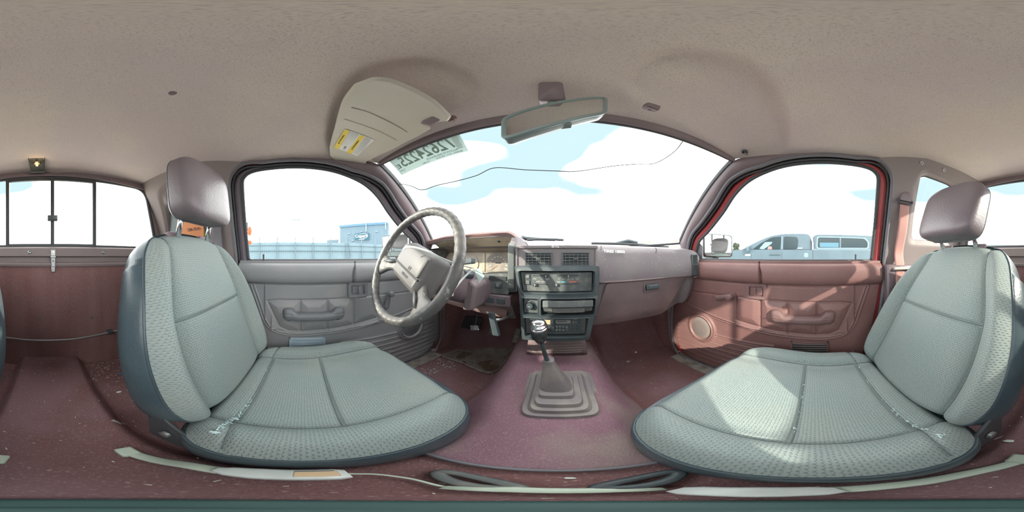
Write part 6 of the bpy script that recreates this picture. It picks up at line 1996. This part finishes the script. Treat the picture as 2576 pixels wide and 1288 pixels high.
for a0, rx, ry, rr_ in ((0, wsg * .32, wsg * .155, .028),):
    o.tube([Vector((wsg * .09 + rx * math.cos(a), ry * math.sin(a), 0)) for a in np.linspace(-2.7, 2.6, 40)], [rr_ * (.4 + 1.6 * abs(math.sin(t * math.pi))) for t in np.linspace(0, 1, 40)], 6)
o.build('sign_swoosh', M['signwhite'], sgn_, smooth=60)
MB().at(SX).box((-wsg * .20, -wsg * .235, 0), (wsg * .18, -wsg * .205, .03)).build('sign_small_print', M['signwhite'], sgn_)
for (u, v) in ((878, 588), (910, 583), (947, 583), (874, 602), (888, 605)):
    p = onw(u, v, .2)
    MB().box((p.x - .25, p.y - .25, p.z - .12), (p.x + .25, p.y + .25, p.z + .12)).build('wall_lamp', M['fence'], bld, bevel=.05)
for u in (921, 970):
    p, q = onw(u, 582 if u < 950 else 577, .5), onw(u, 561, .5)
    MB().tube([p, q + Vector((0, 0, 1.3))], .12, 6).build('roof_mast', M['fence'], bld, smooth=60)
sh = thing('low_shed', 'low pale shed at the left end of the blue warehouse', 'building', tuple(polar(840, 44, -1.3)))
q0, q1 = polar(823, 43, 0), polar(852, 42.3, 0)
MB().prism([tuple(q0 + Vector((0, 0, -1.3))), tuple(q1 + Vector((0, 0, -1.3))), tuple(q1 + Vector((0, 0, 4.3))), tuple(q0 + Vector((0, 0, 4.2)))], tuple(back * 2 - dirw * 1.5)).build('shed_walls', M['fencepost'], sh)
# fence
fn_ = thing('corrugated_fence', 'pale corrugated metal fence with two rails running past the driver window', 'fence', tuple(polar(800, 15.5, -1.3)))
F0, F1 = polar(560, 13.5, 0), polar(1045, 17.5, 0)
fd = (F1 - F0).normalized(); fb = Vector((-fd.y, fd.x, 0))
if fb.dot(F0) < 0: fb = -fb
FLn = (F1 - F0).length
rows = [[], []]
nseg = 220
for k in range(nseg + 1):
    p = F0 + fd * (FLn * k / nseg) + fb * (.05 * (1 if (k // 1) % 2 else 0))
    rows[0].append(p + Vector((0, 0, -1.3))); rows[1].append(p + Vector((0, 0, 1.05)))
MB().sheet(rows).build('fence_sheet', M['fence'], fn_, smooth=0)
for z in (.82, .38, -.3):
    MB().tube([F0 - fb * .08 + Vector((0, 0, z)), F1 - fb * .08 + Vector((0, 0, z))], .035, 6).build('fence_rail', M['fencepost'], fn_, smooth=60)
for k in range(13):
    p = F0 + fd * (FLn * (k + .3) / 13) - fb * .16
    MB().tube([p + Vector((0, 0, -1.3)), p + Vector((0, 0, 1.45))], .04, 6).build('fence_post', M['fencepost'], fn_, smooth=60)
for u, dd in ((716, .0), (872, .25)):
    lp_ = thing('leaning_pole', 'crooked thin pole leaning by the fence, %s' % ('left of the light poles' if u == 716 else 'just left of the sign'), 'pole', tuple(polar(u + 8, 13.2, -1.3)), 'crooked poles along the fence')
    MB().tube(crv([polar(u, 13.2, 1.9 if dd else 1.0), polar(u + 3, 13.2, 1.2), polar(u + 9, 13.2, .3), polar(u + 6, 13.2, -.5), polar(u + 5, 13.2, -1.3)], 16), .035, 6).build('pole_tube', M['fencepost'], lp_, smooth=60)
for i, (u, R, top) in enumerate(((745, 60, 553), (775, 60, 605), (665, 30, 597), (1395, 45, 574), (1645, 60, 583))):
    lm = thing('light_mast', ('tall pale floodlight mast far beyond the fence', 'thin short pole above the fence', 'short pole with a lamp near the rear edge of the driver window', 'utility pole straight ahead above the wiper', 'thin utility pole far ahead, passenger side')[i], 'pole', tuple(polar(u, R, -1.3)))
    zt_ = R * math.tan(math.radians((644 - top) / 7.15556))
    m_ = M['woodpole'] if i >= 3 else M['hill']
    MB().tube([polar(u, R, -1.3), polar(u, R, zt_)], .12 if i >= 3 else .06, 6).build('mast', m_, lm, smooth=60)
    if i in (0,):
        for du in (-8, -3, 3, 8):
            p = polar(u + du, R, zt_)
            MB().box((p.x - .25, p.y - .25, zt_ - .15), (p.x + .25, p.y + .25, zt_ + .2)).build('floodlight', M['fencepost'], lm)
    if i >= 3:
        MB().tube([polar(u - 5, R, zt_ - .6), polar(u + 5, R, zt_ - .6)], .07, 5).build('crossarm', m_, lm, smooth=60)
# orange lights on a vehicle behind the driver's window pillar
al = thing('marker_lamps', 'orange marker lamps at the rear edge of the driver window', 'lamp', tuple(onX(622, 600, -2.2)))
for v0, v1 in ((571, 592), (605, 615)):
    p, q = onX(628, v0, -2.2), onX(628, v1, -2.2)
    MB().tube([p, (p + q) / 2, q], [.02, .035, .02], 8).build('lamp_lens', M['amber'], al, smooth=60)
MB().tube([onX(619, 560, -2.22), onX(619, 640, -2.22) + Vector((0, 0, -1.2))], .03, 8).build('lamp_post', M['mirror_shell'], al, smooth=60)
# hills and scrub
def ridge(lab, u0, u1, R, tops, m, name='hill'):
    t = []
    for i, u in enumerate(np.linspace(u0, u1, 60)):
        z = R * math.tan(math.radians((644 - float(np.interp(u, [p[0] for p in tops], [p[1] for p in tops])) ) / 7.15556))
        z += R * .0012 * math.sin(i * 1.7) + R * .0008 * math.sin(i * 4.1)
        t.append((u, z))
    rows = [[polar(u, R * k, -1.3 + (z + 1.3) * h) for u, z in t] for k, h in ((1, 0), (1.04, .55), (1.1, 1.0), (1.3, .9), (1.5, 0))]
    o = MB().sheet(rows).build(name, m, smooth=180)
    props(o, lab, 'hill')
ridge('hazy mountain range low beyond the fence on the driver side', 560, 830, 160, [(560, 600), (640, 606), (720, 612), (800, 622), (830, 640)], M['hill'])
ridge('scrubby tan hill ahead of the car on the passenger side', 1420, 1790, 120, [(1420, 612), (1500, 605), (1560, 608), (1640, 602), (1700, 599), (1790, 616)], M['hill_tan'])
ridge('low tan rise far off behind the pickup bonnet', 1790, 1960, 110, [(1790, 616), (1850, 622), (1960, 632)], M['hill_tan'])
tt = thing('tree', 'dark round tree far off above the pickup bonnet', 'tree', tuple(polar(1852, 60, -1.3)))
rnd = random.Random(4)
o = MB()
for k in range(26):
    c = polar(1852 + rnd.uniform(-7, 7), 60 + rnd.uniform(-1, 1), rnd.uniform(.9, 4.1))
    r_ = rnd.uniform(.5, 1.0)
    o.loft([[c + Vector((math.cos(a) * r_ * math.cos(b_) * rnd.uniform(.8, 1.15), math.sin(a) * r_ * math.cos(b_), r_ * math.sin(b_))) for a in np.linspace(0, 2 * math.pi, 9)[:-1]] for b_ in np.linspace(-1.4, 1.4, 6)])
o.build('crown', M['leaf'], tt, smooth=0)
MB().tube([polar(1852, 60, -1.3), polar(1852, 60, 2)], .25, 6).build('trunk', M['woodpole'], tt, smooth=60)
bb = thing('distant_building', 'pale blue building glimpsed low through the left side of the back window', 'building', tuple(polar(60, 50, -1.3)))
q0, q1 = polar(10, 50, -1.3), polar(112, 50, -1.3)
MB().prism([tuple(q0), tuple(q1), tuple(q1 + Vector((0, 0, 3.5))), tuple(q0 + Vector((0, 0, 4.2)))], (0, -8, 0)).build('walls', M['fencepost'], bb)
bb2 = thing('distant_building', 'long pale blue building seen through the right side of the back window', 'building', tuple(polar(2500, 35, -1.3)))
q0, q1 = polar(2300, 35, -1.3), polar(2590, 35, -1.3)
MB().prism([tuple(q0), tuple(q1), tuple(q1 + Vector((0, 0, 3.6))), tuple(q0 + Vector((0, 0, 3.4)))], (6, -8, 0)).build('walls', M['fencepost'], bb2)
